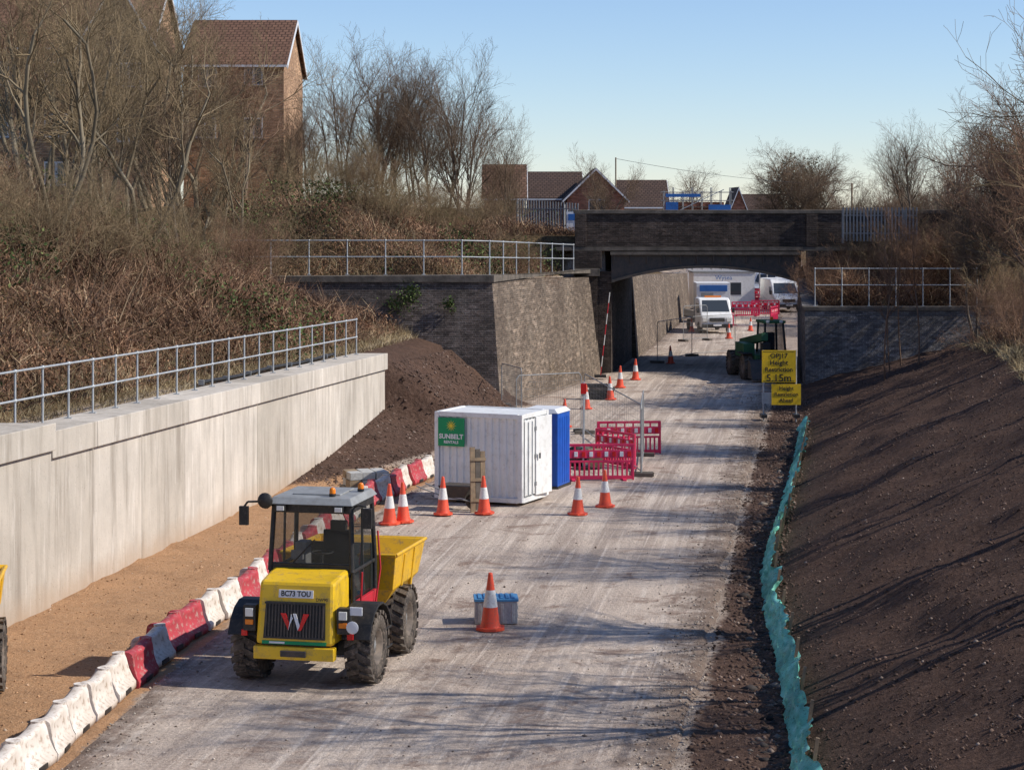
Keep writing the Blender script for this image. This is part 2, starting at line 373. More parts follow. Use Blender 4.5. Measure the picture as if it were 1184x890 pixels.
c=mix(nt,1.0,c,ramp(nt,n3,[(.3,.76),(.7,1.15)]),'MULTIPLY')
sx=nt.nodes.new('ShaderNodeAttribute'); sx.attribute_name='rnd'
em=ramp(nt,mth(nt,'ADD',sx.outputs['Fac'],mth(nt,'MULTIPLY',mth(nt,'SUBTRACT',nz(nt,ob,1.6,5,.7),.5),1.5)),[(.15,1.0),(.55,0.0)])
c=mix(nt,mth(nt,'MULTIPLY',em,.85),c,(.17,.12,.09))
nt.links.new(c,b.inputs['Base Color']); bump(nt,b,mth(nt,'ADD',n2,mth(nt,'MULTIPLY',tr,.8)),.8,.06)
wid=(Rg-Lf)[:,None]; edm=np.minimum(th[None]*wid+.3,(1-th)[None]*wid)/2.0
fast('haul_road',np.stack([XH,YH,ZH],-1).reshape(-1,3),[QH],rm,smooth=True,rnd=np.clip(edm,0,1).ravel(),uvs=np.stack([ac,YH],-1).reshape(-1,2))
# ---------------------------------------------------------------- clods & stones
def clods(name,X,Y,size,mat,zo=0,z=None,flat=.7):
    n=len(X); Z=hgt(X,Y) if z is None else z
    base=np.array([[1,0,0],[0,1,0],[-1,0,0],[0,-1,0],[0,0,flat],[0,0,-flat]],float)
    fc=np.array([[0,1,4],[1,2,4],[2,3,4],[3,0,4],[1,0,5],[2,1,5],[3,2,5],[0,3,5]])
    v=base[None]*size[:,None,None]*(.5+1.0*NR.random((n,6,1)))
    a=NR.random(n)*6.28; ca,sa=np.cos(a)[:,None],np.sin(a)[:,None]
    x=v[...,0]*ca-v[...,1]*sa; y=v[...,0]*sa+v[...,1]*ca
    v=np.stack([x+X[:,None],y+Y[:,None],v[...,2]+Z[:,None]+zo],-1).reshape(-1,3)
    f=(fc[None]+6*np.arange(n)[:,None,None]).reshape(-1,3)
    fast(name,v,[f],mat,rnd=np.repeat(NR.random(n),6))
sm1=rndmat('soil_clod',[(0,(.055,.033,.024)),(.6,(.11,.07,.052)),(.95,(.18,.125,.10)),(1,(.36,.29,.24))])
sm2=rndmat('gravel_stone',[(0,(.18,.135,.105)),(.5,(.38,.31,.25)),(1,(.6,.53,.45))])
smd=rndmat('dark_scrap',[(0,(.02,.018,.018)),(.7,(.06,.05,.045)),(1,(.2,.17,.14))])
n=36000; Y=25+60*NR.random(n)**1.3; o=7.0*NR.random(n); clods('soil_clods',XR(Y)+o,Y,.009+.035*NR.random(n)**6,sm1)
n=14000; Y=25+55*NR.random(n); X=RE(Y)+(XR(Y)+.2-RE(Y))*NR.random(n); clods('ditch_rubble',X,Y,.010+.055*NR.random(n)**4,sm1)
n=900; Y=25+45*NR.random(n)**1.2; X=XR(Y)-.15-.55*NR.random(n)**1.5; clods('ditch_scraps',X,Y,.03+.13*NR.random(n)**3,smd,flat=.35)
n=9000; Y=56+21.5*NR.random(n); X=XL(Y)+3.2*NR.random(n); clods('heap_clods',X,Y,.012+.06*NR.random(n)**4,sm1)
n=10000; Y=24+60*NR.random(n)**1.3; s=NR.random(n)
X=np.where(s<.55,RE(Y)-np.abs(NR.normal(0,.5,n)),XB(np.minimum(Y,58))+.5+np.abs(NR.normal(0,.5,n)))
X=np.where(s>.8,XB(np.minimum(Y,58))+(RE(Y)-XB(np.minimum(Y,58)))*NR.random(n),X)
clods('loose_stones',X,Y,.008+.025*NR.random(n)**4,sm2,z=np.full(n,.02))
n=5000; Y=24+34*NR.random(n); X=XL(Y)+(XB(Y)-XL(Y))*NR.random(n); clods('sand_stones',X,Y,.006+.03*NR.random(n)**4,rndmat('sand_lump',[(0,(.30,.17,.09)),(.8,(.47,.28,.155)),(1,(.52,.42,.32))]))
# ---------------------------------------------------------------- retaining wall
w=empty('concrete_retaining_wall')
mb=MB()
ys=np.concatenate([np.arange(6,39.3,3.02),[39.3],np.arange(41.6,67,2.82),[67.2]])
for a,bb in zip(ys[:-1],ys[1:]):
    if bb-a<.5: continue
    near=bb<=39.4; g=.012
    off=.10 if near else 0; dz=.17 if near else 0
    a2,b2=a+g,bb-g
    xa,xb=float(XL(a2))+off,float(XL(b2))+off; ta,tb=float(wtop(a2))+dz,float(wtop(b2))+dz
    ch=.52
    mb.hexa([(xa-.8,a2,-.5),(xa,a2,-.5),(xb,b2,-.5),(xb-.8,b2,-.5),(xa-.8,a2,ta-ch),(xa,a2,ta-ch),(xb,b2,tb-ch),(xb-.8,b2,tb-ch)],'conc')
    mb.hexa([(xa-1.0,a2,ta-ch+.003),(xa+.09,a2,ta-ch+.003),(xb+.09,b2,tb-ch+.003),(xb-1.0,b2,tb-ch+.003),(xa-1.0,a2,ta),(xa+.09,a2,ta),(xb+.09,b2,tb),(xb-1.0,b2,tb)],'conc')
mb.obj('wall_panels',parent=w,bevel=.014)
mb=MB(); a,bb=6,67.0
mb.hexa([(XL(a)-.78,a,-.5),(XL(a)-.03,a,-.5),(XL(bb)-.03,bb,-.5),(XL(bb)-.78,bb,-.5),(XL(a)-.78,a,2.6),(XL(a)-.03,a,2.6),(XL(bb)-.03,bb,2.6),(XL(bb)-.78,bb,2.6)],'conc')
mb.obj('wall_core',parent=w)
mb=MB(); pts=[(float(XL(y))-1.15,y,float(wtop(y))+.05+.02*math.sin(y)) for y in np.arange(52,66,1.0)]
mb.path(pts,.05,'black',8)
for p in pts[::2]: mb.box(p,(.14,.08,.13),'grey')
mb.obj('drain_pipe')
# ---------------------------------------------------------------- railings
def railing(name,pts,h=1.12,rails=(1.12,.56),r=.024,mat='galv'):
    mb=MB()
    pts=[Vector(p) for p in pts]
    for p in pts:
        mb.cyl(p-Vector((0,0,.05)),p+Vector((0,0,h)),r,mat,n=8)
        mb.box(p+Vector((0,0,.01)),(.14,.14,.02),mat)
        for rr in rails: mb.lathe([(0,-.04),(.038,-.03),(.038,.03),(0,.04)],p+Vector((0,0,rr)),'z',mat,8)
    for a,bb in zip(pts[:-1],pts[1:]):
        for rr in rails: mb.cyl(a+Vector((0,0,rr)),bb+Vector((0,0,rr)),r*.9,mat,n=8)
    return mb.obj(name)
yy=np.arange(38.2,67,1.33)
pts=[(float(XL(y))-.72,y,float(wtop(y))+.0) for y in yy]
near=[(float(XL(y))-.72,y,float(wtop(y))+.30) for y in np.arange(27.3,37.5,1.5)]
railing('metal_railing',near+pts)
pts=[(x,78.7,4.95) for x in np.arange(-10.6,-.6,1.45)]+[(float(XL(y))-.7,y,float(np.interp(y,[78,94],[4.95,4.5]))) for y in np.arange(79.2,93,1.9)]
railing('metal_railing',pts,1.3,(1.3,.68),.026)
pts=[(x,88.4,3.3) for x in np.arange(12.9,20.5,1.15)]
railing('metal_railing',pts,1.6,(1.6,.9),.026)
# ---------------------------------------------------------------- wing walls
def strip(mb,top,out,zt,zb,th,mat):
    n=len(top)
    def L(pts,z): return [Vector((p[0],p[1],z_)) for p,z_ in zip(pts,z)]
    ft=L(top,zt); fb=L(out,[zb]*n); bt_=L(th,zt); bb_=L(th,[zb]*n)
    for i in range(n-1):
        mb.hexa([fb[i],fb[i+1],bb_[i+1],bb_[i],ft[i],ft[i+1],bt_[i+1],bt_[i]],mat if isinstance(mat,str) else mat[i])
mb=MB()
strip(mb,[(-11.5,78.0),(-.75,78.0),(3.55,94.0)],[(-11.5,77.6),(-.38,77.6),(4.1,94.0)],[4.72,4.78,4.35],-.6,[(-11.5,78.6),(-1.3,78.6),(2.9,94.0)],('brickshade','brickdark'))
strip(mb,[(-11.5,77.93),(-.68,77.93),(3.63,94.0)],[(-11.5,77.93),(-.68,77.93),(3.63,94.0)],[4.90,4.96,4.53],4.70,[(-11.5,78.65),(-1.35,78.65),(2.85,94.0)],'stone')
mb.obj('brick_wing_wall')
mb=MB()
strip(mb,[(6.0,104.0),(12.4,147.0)],[(6.3,104),(12.7,147)],[4.1,2.85],-.6,[(5.3,104),(11.7,147)],'brickdark')
mb.obj('brick_wing_wall')
mb=MB()
strip(mb,[(12.4,87.9),(24,87.9)],[(12.4,87.6),(24,87.6)],[3.15,3.15],-.6,[(12.4,88.6),(24,88.6)],'brickgrey')
strip(mb,[(12.35,87.84),(24,87.84)],[(12.35,87.84),(24,87.84)],[3.3,3.3],3.155,[(12.35,88.7),(24,88.7)],'stone')
strip(mb,[(12.41,88.61),(12.9,93.79)],[(12.4,88.61),(12.9,93.79)],[3.15,4.3],-.6,[(13.1,88.61),(13.6,93.79)],'brickgrey')
mb.obj('brick_wing_wall')
mb=MB(); strip(mb,[(26,160),(22.5,215)],[(26,160),(22.5,215)],[2.1,2.3],-.5,[(26.6,160),(23.1,215)],'conc'); mb.obj('concrete_wall')
# ---------------------------------------------------------------- bridge
br=empty('brick_bridge')
mb=MB()
y0=94.0;y1=103.8
mb.hexa([(2.9,y0+.05,-.6),(4.5,y0+.05,-.6),(6.0,y1,-.6),(4.4,y1,-.6),(2.9,y0+.05,4.6),(4.5,y0+.05,4.6),(6.0,y1,4.6),(4.4,y1,4.6)],'brickbr')
mb.hexa([(13.0,y0+.05,-.6),(14.6,y0+.05,-.6),(16.1,y1,-.6),(14.5,y1,-.6),(13.0,y0+.05,4.6),(14.6,y0+.05,4.6),(16.1,y1,4.6),(14.5,y1,4.6)],'brickbr')
mb.obj('abutments',parent=br)
mb=MB()
def archface(ya,yb,dx):
    N=22; X0,X1=4.5+dx,13.0+dx
    ar=lambda x: 4.22+.66*(1-((x-(X0+X1)/2)/((X1-X0)/2))**2)
    for i in range(N):
        a=X0+(X1-X0)*i/N; c_=X0+(X1-X0)*(i+1)/N; za,zb=ar(a),ar(c_)
        mb.hexa([(a,ya,za),(c_,ya,zb),(c_,yb,zb),(a,yb,za),(a,ya,5.52),(c_,ya,5.52),(c_,yb,5.52),(a,yb,5.52)],'darksteel')
        mb.hexa([(a,ya-.14,za-.12),(c_,ya-.14,zb-.12),(c_,yb+.1,zb-.12),(a,yb+.1,za-.12),(a,ya-.14,za-.004),(c_,ya-.14,zb-.004),(c_,yb+.1,zb-.004),(a,yb+.1,za-.004)],'darksteel')
for i,yb in enumerate((94.0,96.0,98.2,100.4,102.6)): archface(yb,yb+.35,(yb-94)*.15)
for i in range(12):
    x=4.6+i*.75; mb.b2((x,93.9,5.0),(x+.06,93.995,5.36),'darksteel')
mb.b2((4.45,93.82,5.36),(13.05,93.98,5.5),'stone')
mb.obj('arched_girders',parent=br)
mb=MB()
mb.b2((2.2,94.0,5.53),(24,103.8,5.9),'stone')
mb.b2((2.0,93.82,5.55),(24,93.995,5.72),'stone')
mb.b2((2.0,94.4,5.905),(24,103.3,6.1),'tarmac')
mb.obj('deck',parent=br)
mb=MB()
for ya in (93.95,103.4):
    mb.b2((2.85,ya,5.905),(24,ya+.42,7.22),'brickbr'); mb.b2((2.8,ya-.06,7.223),(24,ya+.48,7.38),'stone')
mb.b2((2.85,93.95,5.73),(24,93.995,5.90),'brickbr')
for x in (2.85,13.3):
    mb.b2((x,93.8,-.6),(x+1.0,93.94,4.4),'brickbr'); mb.b2((x-.08,93.65,4.403),(x+1.1,93.94,4.75),'stone')
    mb.b2((x,93.81,4.76),(x+1.2,93.93,5.54),'brickbr')
    mb.b2((x,93.8,5.735),(x+.5,93.94,7.2),'brickbr')
mb.obj('parapets_and_piers',parent=br,bevel=.012)
# ---------------------------------------------------------------- palisade fences
def palisade(name,a,bb,h,z0=None,mat='galv'):
    mb=MB(); a=Vector(a);bb=Vector(bb);L=(bb-a).length;d=(bb-a)/L
    n=int(L/.155)
    for i in range(n+1):
        p=a+d*(L*i/n); mb.box(p+Vector((0,0,h/2+.1)),(.07,.02,h),mat,rz=math.atan2(d.y,d.x))
    rz=math.atan2(d.y,d.x)
    for k in (.45,h-.25): mb.box((a+bb)/2+Vector((0,.04,k)),(L,.03,.05),mat,rz=rz)
    for i in range(int(L/2.7)+1): mb.box(a+d*min(L,i*2.7)+Vector((0,.08,h/2)),(.1,.06,h),mat,rz=rz)
    return mb.obj(name)
palisade('palisade_fence',(XW(975,93),93,5.9),(XW(1060,92),92,5.9),1.5,mat='grey')
palisade('palisade_fence',(XW(598,99),99,6.3),(XW(668,97),97,6.1),1.5,mat='grey')
mb=MB(); mb.b2((XW(655,97),97,6.3),(XW(681,97),97.05,7.3),'whiteclean'); mb.b2((XW(657,97),96.98,6.9),(XW(679,97),96.997,7.2),'netblue')
for x in (656,680): mb.cyl((XW(x,97),97.08,5.8),(XW(x,97),97.08,7.4),.04,'galv')
mb.obj('site_sign')
# ---------------------------------------------------------------- cones
def cone_mesh():
    mb=MB()
    prof=[(.19,.045),(.165,.12),(.125,.40)]; mb.lathe(prof,(0,0,0),'z','cone',20)
    mb.lathe([(.129,.40),(.082,.70)],(0,0,0),'z','conew',20)
    mb.lathe([(.078,.70),(.04,.97),(.036,1.0),(.02,1.0),(.02,.95)],(0,0,0),'z','cone',20)
    r=.27; poly=[]
    for k in range(8):
        t=math.pi/8+k*math.pi/4; poly.append((r*math.cos(t),r*math.sin(t),0))
    mb.prism(poly,(0,0,.05),'cone')
    return mb.mesh('traffic_cone')
CM=cone_mesh()
for (x,y,s) in [(450,608,.95),(466,606,.95),(512,597,.92),(560,596,.92),(668,597,.92),(700,588,.92),(653,495,.95),(678,474,.9),(706,463,.9),(717,449,.9),(735,440,.9),(776,421,.85),(843,392,.85),(800,384,.8),(868,383,.8)]:
    o=bpy.data.objects.new('traffic_cone',CM); g=G(x,y); o.location=(g.x,g.y+.15,.03); o.scale=(s,)*3
    o.rotation_euler=(random.uniform(-.03,.03),random.uniform(-.03,.03),random.random()*3); link(o)
g=G(573,727)
mb=MB(); mb.b2((-.38,-.25,0.0),(.38,.25,.40),'crate')
for x in (-.3,-.1,.1,.3): mb.b2((x-.03,-.265,.03),(x+.03,-.2505,.37),'crate')
for z in (.1,.25): mb.b2((.381,-.2,z),(.395,.2,z+.06),'crate')
mb.b2((-.40,-.27,.403),(.40,.27,.45),'ltblue')
for i in range(7): mb.b2((-.33+i*.1,-.22,.4505),(-.27+i*.1,.22,.47),'ltblue')
mb.obj('plastic_storage_box',(g.x,g.y+.55,.03),.05,bevel=.01)
o=bpy.data.objects.new('traffic_cone',CM); g=G(567,729); o.location=(g.x,g.y,.03); link(o)
# ---------------------------------------------------------------- plastic road barriers
def barrier_mesh(mat):
    mb=MB(); L=1.06
    prof=[(-.24,0),(.24,0),(.245,.10),(.20,.17),(.15,.30),(.12,.46),(.10,.52),(.05,.55),(-.05,.55),(-.10,.52),(-.12,.46),(-.15,.30),(-.20,.17),(-.245,.10)]
    N=14; rings=[]
    for i in range(N+1):
        t=i/N; x=-L/2+L*t; sN=math.sin(math.pi*t)**.8; k=1-.34*sN; kz=1-.10*math.sin(math.pi*t)**2
        rings.append([(x,y*(k if .12<zz<.5 else 1),zz*(kz if zz>.25 else 1)) for y,zz in prof])
    vs=[p for r in rings for p in r]; n=len(prof)
    fs=[(i*n+j,i*n+(j+1)%n,(i+1)*n+(j+1)%n,(i+1)*n+j) for i in range(N) for j in range(n)]
    mb.add(vs,[f[::-1] for f in fs],mat,True); mb.add(vs,[tuple(range(n)),tuple(range(N*n,N*n+n))[::-1]],mat)
    mb.cyl((L/2-.01,0,.05),(L/2-.01,0,.565),.10,mat,n=14)
    mb.box((0,-.245,.05),(.3,.03,.07),'black'); mb.box((0,.245,.05),(.3,.03,.07),'black')
    return mb.mesh('road_barrier_'+mat)
BW=barrier_mesh('barwhite');BR_=barrier_mesh('barred')
s='WWWWWWWRWRRWWRWRRWRWRWRWWRWRWRWRW'
y=25.5;i=0
while y<58.0:
    x=float(XB(y)); dx=float(XB(y+.5)-XB(y-.5)); a=math.atan2(1,dx)
    o=bpy.data.objects.new('road_barrier',BW if s[i%len(s)]=='W' else BR_)
    o.location=(x+random.uniform(-.06,.06),y,-.02); o.rotation_euler=(random.uniform(-.09,.09),random.uniform(-.03,.03),a+random.uniform(-.09,.09)); link(o)
    y+=1.09*math.sin(a); i+=1
# ---------------------------------------------------------------- dumper
def wheel(mb,c,r=.55,w=.42,side=1):
    c=Vector(c); h=w/2
    mb.lathe([(r*.5,-h*.75),(r*.56,-h*.95),(r*.8,-h),(r*.93,-h*.85),(r*.955,-h*.5),(r*.955,h*.5),(r*.93,h*.85),(r*.8,h),(r*.56,h*.95),(r*.5,h*.75)],c,'x','tyre',32)
    for sx in (-1,1):
        mb.lathe([(0,sx*h*.35),(r*.18,sx*h*.35),(r*.2,sx*h*.55),(0,sx*h*.6)],c,'x','grey',16)
        mb.lathe([(r*.18,sx*h*.3),(r*.42,sx*h*.45),(r*.46,sx*h*.8),(r*.52,sx*h*.85)],c,'x','hub',24)
        for k in range(8):
            t=k*math.pi/4; mb.cyl(c+Vector((sx*h*.3,math.cos(t)*r*.27,math.sin(t)*r*.27)),c+Vector((sx*h*.5,math.cos(t)*r*.27,math.sin(t)*r*.27)),.015,'grey',n=6)
    n=20
    for k in range(n):
        for sx in (-1,1):
            t=2*math.pi*(k+(.5 if sx>0 else 0))/n
            p=c+Vector((sx*h*.48,math.cos(t)*r*.975,math.sin(t)*r*.975))
            R=Euler((t,0,0)).to_matrix()
            d=(h*1.05/2,.035/2+.012,.065/2+.02); ps=[]
            for q in ((-1,-1,-1),(1,-1,-1),(1,1,-1),(-1,1,-1),(-1,-1,1),(1,-1,1),(1,1,1),(-1,1,1)):
                v=Vector((q[0]*d[0],q[1]*d[1],q[2]*d[2]+sx*q[0]*.05)); ps.append(p+R@v)
            mb.hexa(ps,'tyre')
def dumper(loc,rz):
    e=empty('site_dumper',loc,rz)
    mb=MB()
    for x in (-.93,.93): wheel(mb,(x,.1,.56))
    mb.obj('front_wheels',parent=e)
    e2=empty('rear_frame',(0,1.2,0),.02,parent=e)
    mb=MB()
    for x in (-.86,.86): wheel(mb,(x,1.15,.56))
    mb.box((0,1.1,.62),(1.5,.3,.28),'black'); mb.box((0,.7,.75),(.7,1.3,.3),'black')
    mb.obj('rear_wheels',parent=e2)
    mb=MB()
    mb.box((0,.1,.55),(1.5,.28,.26),'black'); mb.box((0,.4,.72),(.9,1.6,.36),'black')
    mb.box((0,-.72,.58),(1.30,.16,.20),'yellow'); mb.box((0,-.81,.58),(.42,.03,.10),'darksteel')
    mb.box((0,-.45,.66),(1.1,.5,.28),'black')
    mb.obj('chassis',parent=e,bevel=.02)
    mb=MB()
    mb.hexa([(-.63,-.76,.70),(.63,-.76,.70),(.63,.15,.70),(-.63,.15,.70),(-.60,-.62,1.66),(.60,-.62,1.66),(.63,.15,1.76),(-.63,.15,1.76)],'yellow')
    mb.obj('hood',parent=e,bevel=.055)
    mb=MB()
    tilt=math.atan2(.14,.96)
    def fp(x,z,d): return Vector((x,-.76+.146*(z-.70)-d,z))
    def fpan(x0,x1,z0,z1,d,th,m,inset=0):
        mb.hexa([fp(x0,z0,d+th),fp(x1,z0,d+th),fp(x1,z0,d),fp(x0,z0,d),fp(x0+inset,z1,d+th),fp(x1-inset,z1,d+th),fp(x1-inset,z1,d),fp(x0+inset,z1,d)],m)
    fpan(-.50,.50,.80,1.36,.001,.02,'black',.02)
    for i in range(19):
        x=-.46+i*.0511
        fpan(x-.011,x+.011,.83,1.33,.022,.022,'darksteel')
    for z in (.82,1.34): fpan(-.49,.49,z-.015,z+.015,.022,.025,'black')
    fpan(-.28,.28,1.42,1.54,.001,.012,'whiteclean')
    fpan(-.52,.52,.715,.765,.001,.012,'green')
    fpan(-.40,-.15,.725,.755,.014,.003,'whiteclean')
    mb.obj('grille_and_plate',parent=e,bevel=.004)
    mb=MB()
    def chev(pts,m,d=.05):
        P_=[fp(x,z-.03,d) for x,z in pts]; mb.prism(P_,(0,-.012,0),m)
    chev([(-.22,1.22),(-.14,1.22),(-.06,1.06),(-.085,.97)],'redlens'); chev([(-.06,1.06),(-.02,1.15),(-.05,1.21),(-.085,.97)],'whiteclean',.052)
    chev([(-.02,1.22),(.03,1.22),(.10,1.04),(.07,.97)],'whiteclean',.054); chev([(.10,1.04),(.15,1.22),(.24,1.22),(.12,.97),(.07,.97)],'redlens',.056)
    mb.obj('emblem',parent=e)
    text('number_plate_text','BC73 TOU',.115,fp(0,1.48,.016),(math.pi/2-tilt,0,0),'black',e,sx=.9,bold=.003)
    text('hood_marking','DW90',.07,fp(.42,1.40,.006),(math.pi/2-tilt,0,0),'black',e)
    mb=MB()
    mb.box((0,.75,.98),(1.36,1.3,.14),'black')
    for sx in (-1,1):
        prev=None
        for k in range(8):
            t=math.radians(20+k*20); p=Vector((sx*.93,.1+.68*math.cos(t),.56+.68*math.sin(t)))
            if prev is not None:
                d=(p-prev); mid=(p+prev)/2; mb.box(mid,(.46,d.length+.02,.03),'black',rx=math.atan2(d.z,d.y))
            prev=p
        mb.box((sx*.76,-.58,1.08),(.20,.16,.40),'black')
        mb.box((sx*.76,-.67,1.17),(.13,.03,.13),'lamp'); mb.box((sx*.76,-.67,1.02),(.13,.03,.08),'amber')
        mb.box((sx*.86,-.60,.84),(.10,.04,.10),'redlens')
    mb.box((.96,-.62,1.24),(.2,.03,.13),'whiteclean')
    mb.lathe([(0,-.01),(.10,-.008),(.10,.008),(0,.01)],(.92,-.69,1.0),'y','whiteclean',16)
    mb.box((.98,.78,.42),(.26,.40,.03),'black'); mb.box((.98,.78,.72),(.24,.38,.03),'black')
    for yy_ in (.58,.98): mb.box((.92,yy_,.62),(.03,.03,.62),'black')
    mb.box((.72,.78,1.10),(.06,1.1,.28),'red'); mb.box((.76,.3,.95),(.12,.25,.30),'yellow')
    for k in range(4): mb.path([(-.45+.25*k,.3,.6),(-.3+.2*k,.9,.52+.05*k),(-.2+.12*k,1.6,.75)],.022,'black',6)
    mb.obj('fenders_and_steps',parent=e,bevel=.012)
    mb=MB()
    zt=2.74
    F0=[(-.68,.10),(.68,.10),(.68,1.42),(-.68,1.42)]; T0=[(-.64,.20),(.64,.20),(.64,1.36),(-.64,1.36)]
    zbs=[1.70,1.70,1.0,1.0]
    for (a,c_,z_) in zip(F0,T0,zbs):
        mb.path([(a[0],a[1],z_),(a[0]*.995,a[1]+.01,1.74),(c_[0],c_[1],zt)],.042,'black',8)
    mb.box((0,.15,1.77),(1.36,.09,.10),'black'); mb.box((0,.19,2.69),(1.28,.10,.14),'black'); mb.box((0,1.36,2.70),(1.28,.08,.10),'black')
    for sx in (-1,1):
        mb.box((sx*.65,.79,2.70),(.07,1.14,.12),'black'); mb.box((sx*.68,.78,1.03),(.06,1.3,.09),'black')
        mb.path([(sx*.68,.14,1.76),(sx*.68,.16,1.05)],.036,'black',8)
        mb.path([(sx*.67,.75,1.05),(sx*.65,.78,2.70)],.024,'black',6)
        mb.box((sx*.68,.78,1.70),(.04,1.2,.05),'black')
    mb.box((0,1.38,1.5),(1.3,.05,.95),'black')
    mb.obj('cab_frame',parent=e,bevel=.01)
    mb=MB()
    mb.add([(-.64,.13,1.80),(.64,.13,1.80),(.61,.215,2.66),(-.61,.215,2.66)],[(0,1,2,3)],'glass')
    for sx in (-1,1): mb.add([(sx*.675,.2,1.1),(sx*.675,1.38,1.1),(sx*.64,1.34,2.66),(sx*.64,.26,2.66)],[(0,1,2,3)],'glass')
    mb.add([(-.62,1.40,1.95),(.62,1.40,1.95),(.60,1.35,2.66),(-.60,1.35,2.66)],[(0,1,2,3)],'glass')
    mb.obj('cab_windows',parent=e)
    mb=MB()
    mb.hexa([(-.71,.04,2.76),(.71,.04,2.76),(.71,1.5,2.76),(-.71,1.5,2.76),(-.64,.14,2.87),(.64,.14,2.87),(.64,1.42,2.87),(-.64,1.42,2.87)],'roofgrey')
    mb.box((0,.8,2.88),(.8,.8,.03),'roofgrey')
    mb.obj('cab_roof',parent=e,bevel=.03)
    mb=MB()
    mb.box((.12,.95,1.35),(.5,.48,.14),'seat'); mb.box((.12,1.2,1.8),(.48,.14,.8),'seat',rx=-.1); mb.box((.12,1.24,2.25),(.26,.1,.2),'seat')
    mb.lathe([(.17,0),(.19,.015),(.17,.03),(.155,.015),(.17,0)],(.05,.55,1.92),'z','black',20); mb.cyl((.05,.55,1.93),(.05,.40,1.2),.03,'black')
    mb.box((0,.38,1.70),(.9,.25,.12),'black'); mb.box((-.42,.8,1.5),(.16,.6,.3),'black'); mb.box((.46,.8,1.45),(.12,.5,.2),'black')
    mb.box((-.3,.34,1.92),(.2,.05,.15),'grey'); mb.box((-.38,.9,1.85),(.18,.3,.4),'grey')
    mb.path([(-.3,.12,1.83),(.05,.16,2.2)],.012,'black',6)
    mb.obj('cab_interior',parent=e,bevel=.03)
    mb=MB()
    for x,y_ in ((.30,.3),(.58,.95)):
        mb.cyl((x,y_,2.88),(x,y_,2.92),.055,'black'); mb.lathe([(.05,2.92),(.05,2.98),(.035,3.01),(0,3.02)],(x,y_,0),'z','amber',14)
    for x in (-.48,.48): mb.box((x,.06,2.70),(.16,.08,.10),'black'); mb.box((x,.015,2.70),(.12,.02,.07),'lamp')
    mb.path([(-.62,.22,2.70),(-.80,.02,2.80),(-1.0,-.05,2.80),(-1.06,-.05,2.72)],.018,'black',8)
    mb.box((-1.06,-.06,2.58),(.15,.06,.30),'black'); mb.box((-1.06,-.025,2.58),(.12,.01,.26),'mirror')
    mb.path([(-.62,.2,2.74),(-.68,.05,2.84),(-.74,.0,2.84)],.014,'black',8); mb.lathe([(0,-.04),(.10,-.03),(.13,0),(.10,.03),(0,.05)],(-.72,-.02,2.82),'y','black',16)
    mb.path([(.64,.3,2.70),(.76,.18,2.76),(.90,.15,2.74)],.016,'black',8); mb.box((.92,.15,2.56),(.15,.06,.32),'black')
    mb.path([(.78,1.1,1.0),(.84,1.2,1.6),(.78,1.25,2.2)],.018,'red',6)
    mb.path([(.78,.25,1.1),(.82,.2,1.7)],.018,'red',6)
    mb.obj('beacons_and_mirrors',parent=e,bevel=.008)
    mb=MB()
    def ring(z,x,yf,yb): return [(-x,yf,z),(x,yf,z),(x,yb,z),(-x,yb,z)]
    o0=ring(.78,.66,.75,1.9); o1=ring(1.15,.92,.50,2.3); o2=ring(1.74,.99,.42,2.4); o2[2]=(.97,2.65,1.68); o2[3]=(-.97,2.65,1.68)
    i2=[(x*.95,y_+(.05 if k<2 else -.06),z) for k,(x,y_,z) in enumerate(o2)]; i1=[(x*.94,y_+(.05 if k<2 else -.06),z) for k,(x,y_,z) in enumerate(o1)]; i0=[(x*.93,y_+(.05 if k<2 else -.06),z+.05) for k,(x,y_,z) in enumerate(o0)]
    vs=o0+o1+o2+i2+i1+i0; fs=[(3,2,1,0)]
    for l in range(5):
        for k in range(4): fs.append((l*4+k,l*4+(k+1)%4,(l+1)*4+(k+1)%4,(l+1)*4+k))
    fs.append((20,21,22,23))
    mb.add(vs,fs,'skipyellow')
    for k in range(4): mb.path([Vector(o2[k])+Vector((0,0,-.01)),Vector(o2[(k+1)%4])+Vector((0,0,-.01))],.032,'skipyellow',8)
    for y_ in (1.1,1.8):
        for sx in (-1,1): mb.hexa([(sx*.88-.03,y_-.04,.95),(sx*.88+.03,y_-.04,.95),(sx*.88+.03,y_+.04,.95),(sx*.88-.03,y_+.04,.95),(sx*.97-.03,y_-.04,1.66),(sx*.97+.03,y_-.04,1.66),(sx*.97+.03,y_+.04,1.66),(sx*.97-.03,y_+.04,1.66)],'skipyellow')
    mb.box((.4,.43,1.35),(.5,.03,.3),'skipyellow')
    mb.obj('skip',parent=e2,bevel=.012)
    mb=MB(); mb.cyl((0,.35,.8),(0,1.0,1.1),.07,'darksteel'); mb.box((0,.9,.85),(1.1,.12,.12),'black'); mb.obj('tipping_ram',parent=e2)
    return e
dumper((-3.22,32.9,.02),math.radians(-12))
dumper((-8.60,29.8,-.0),math.radians(8))
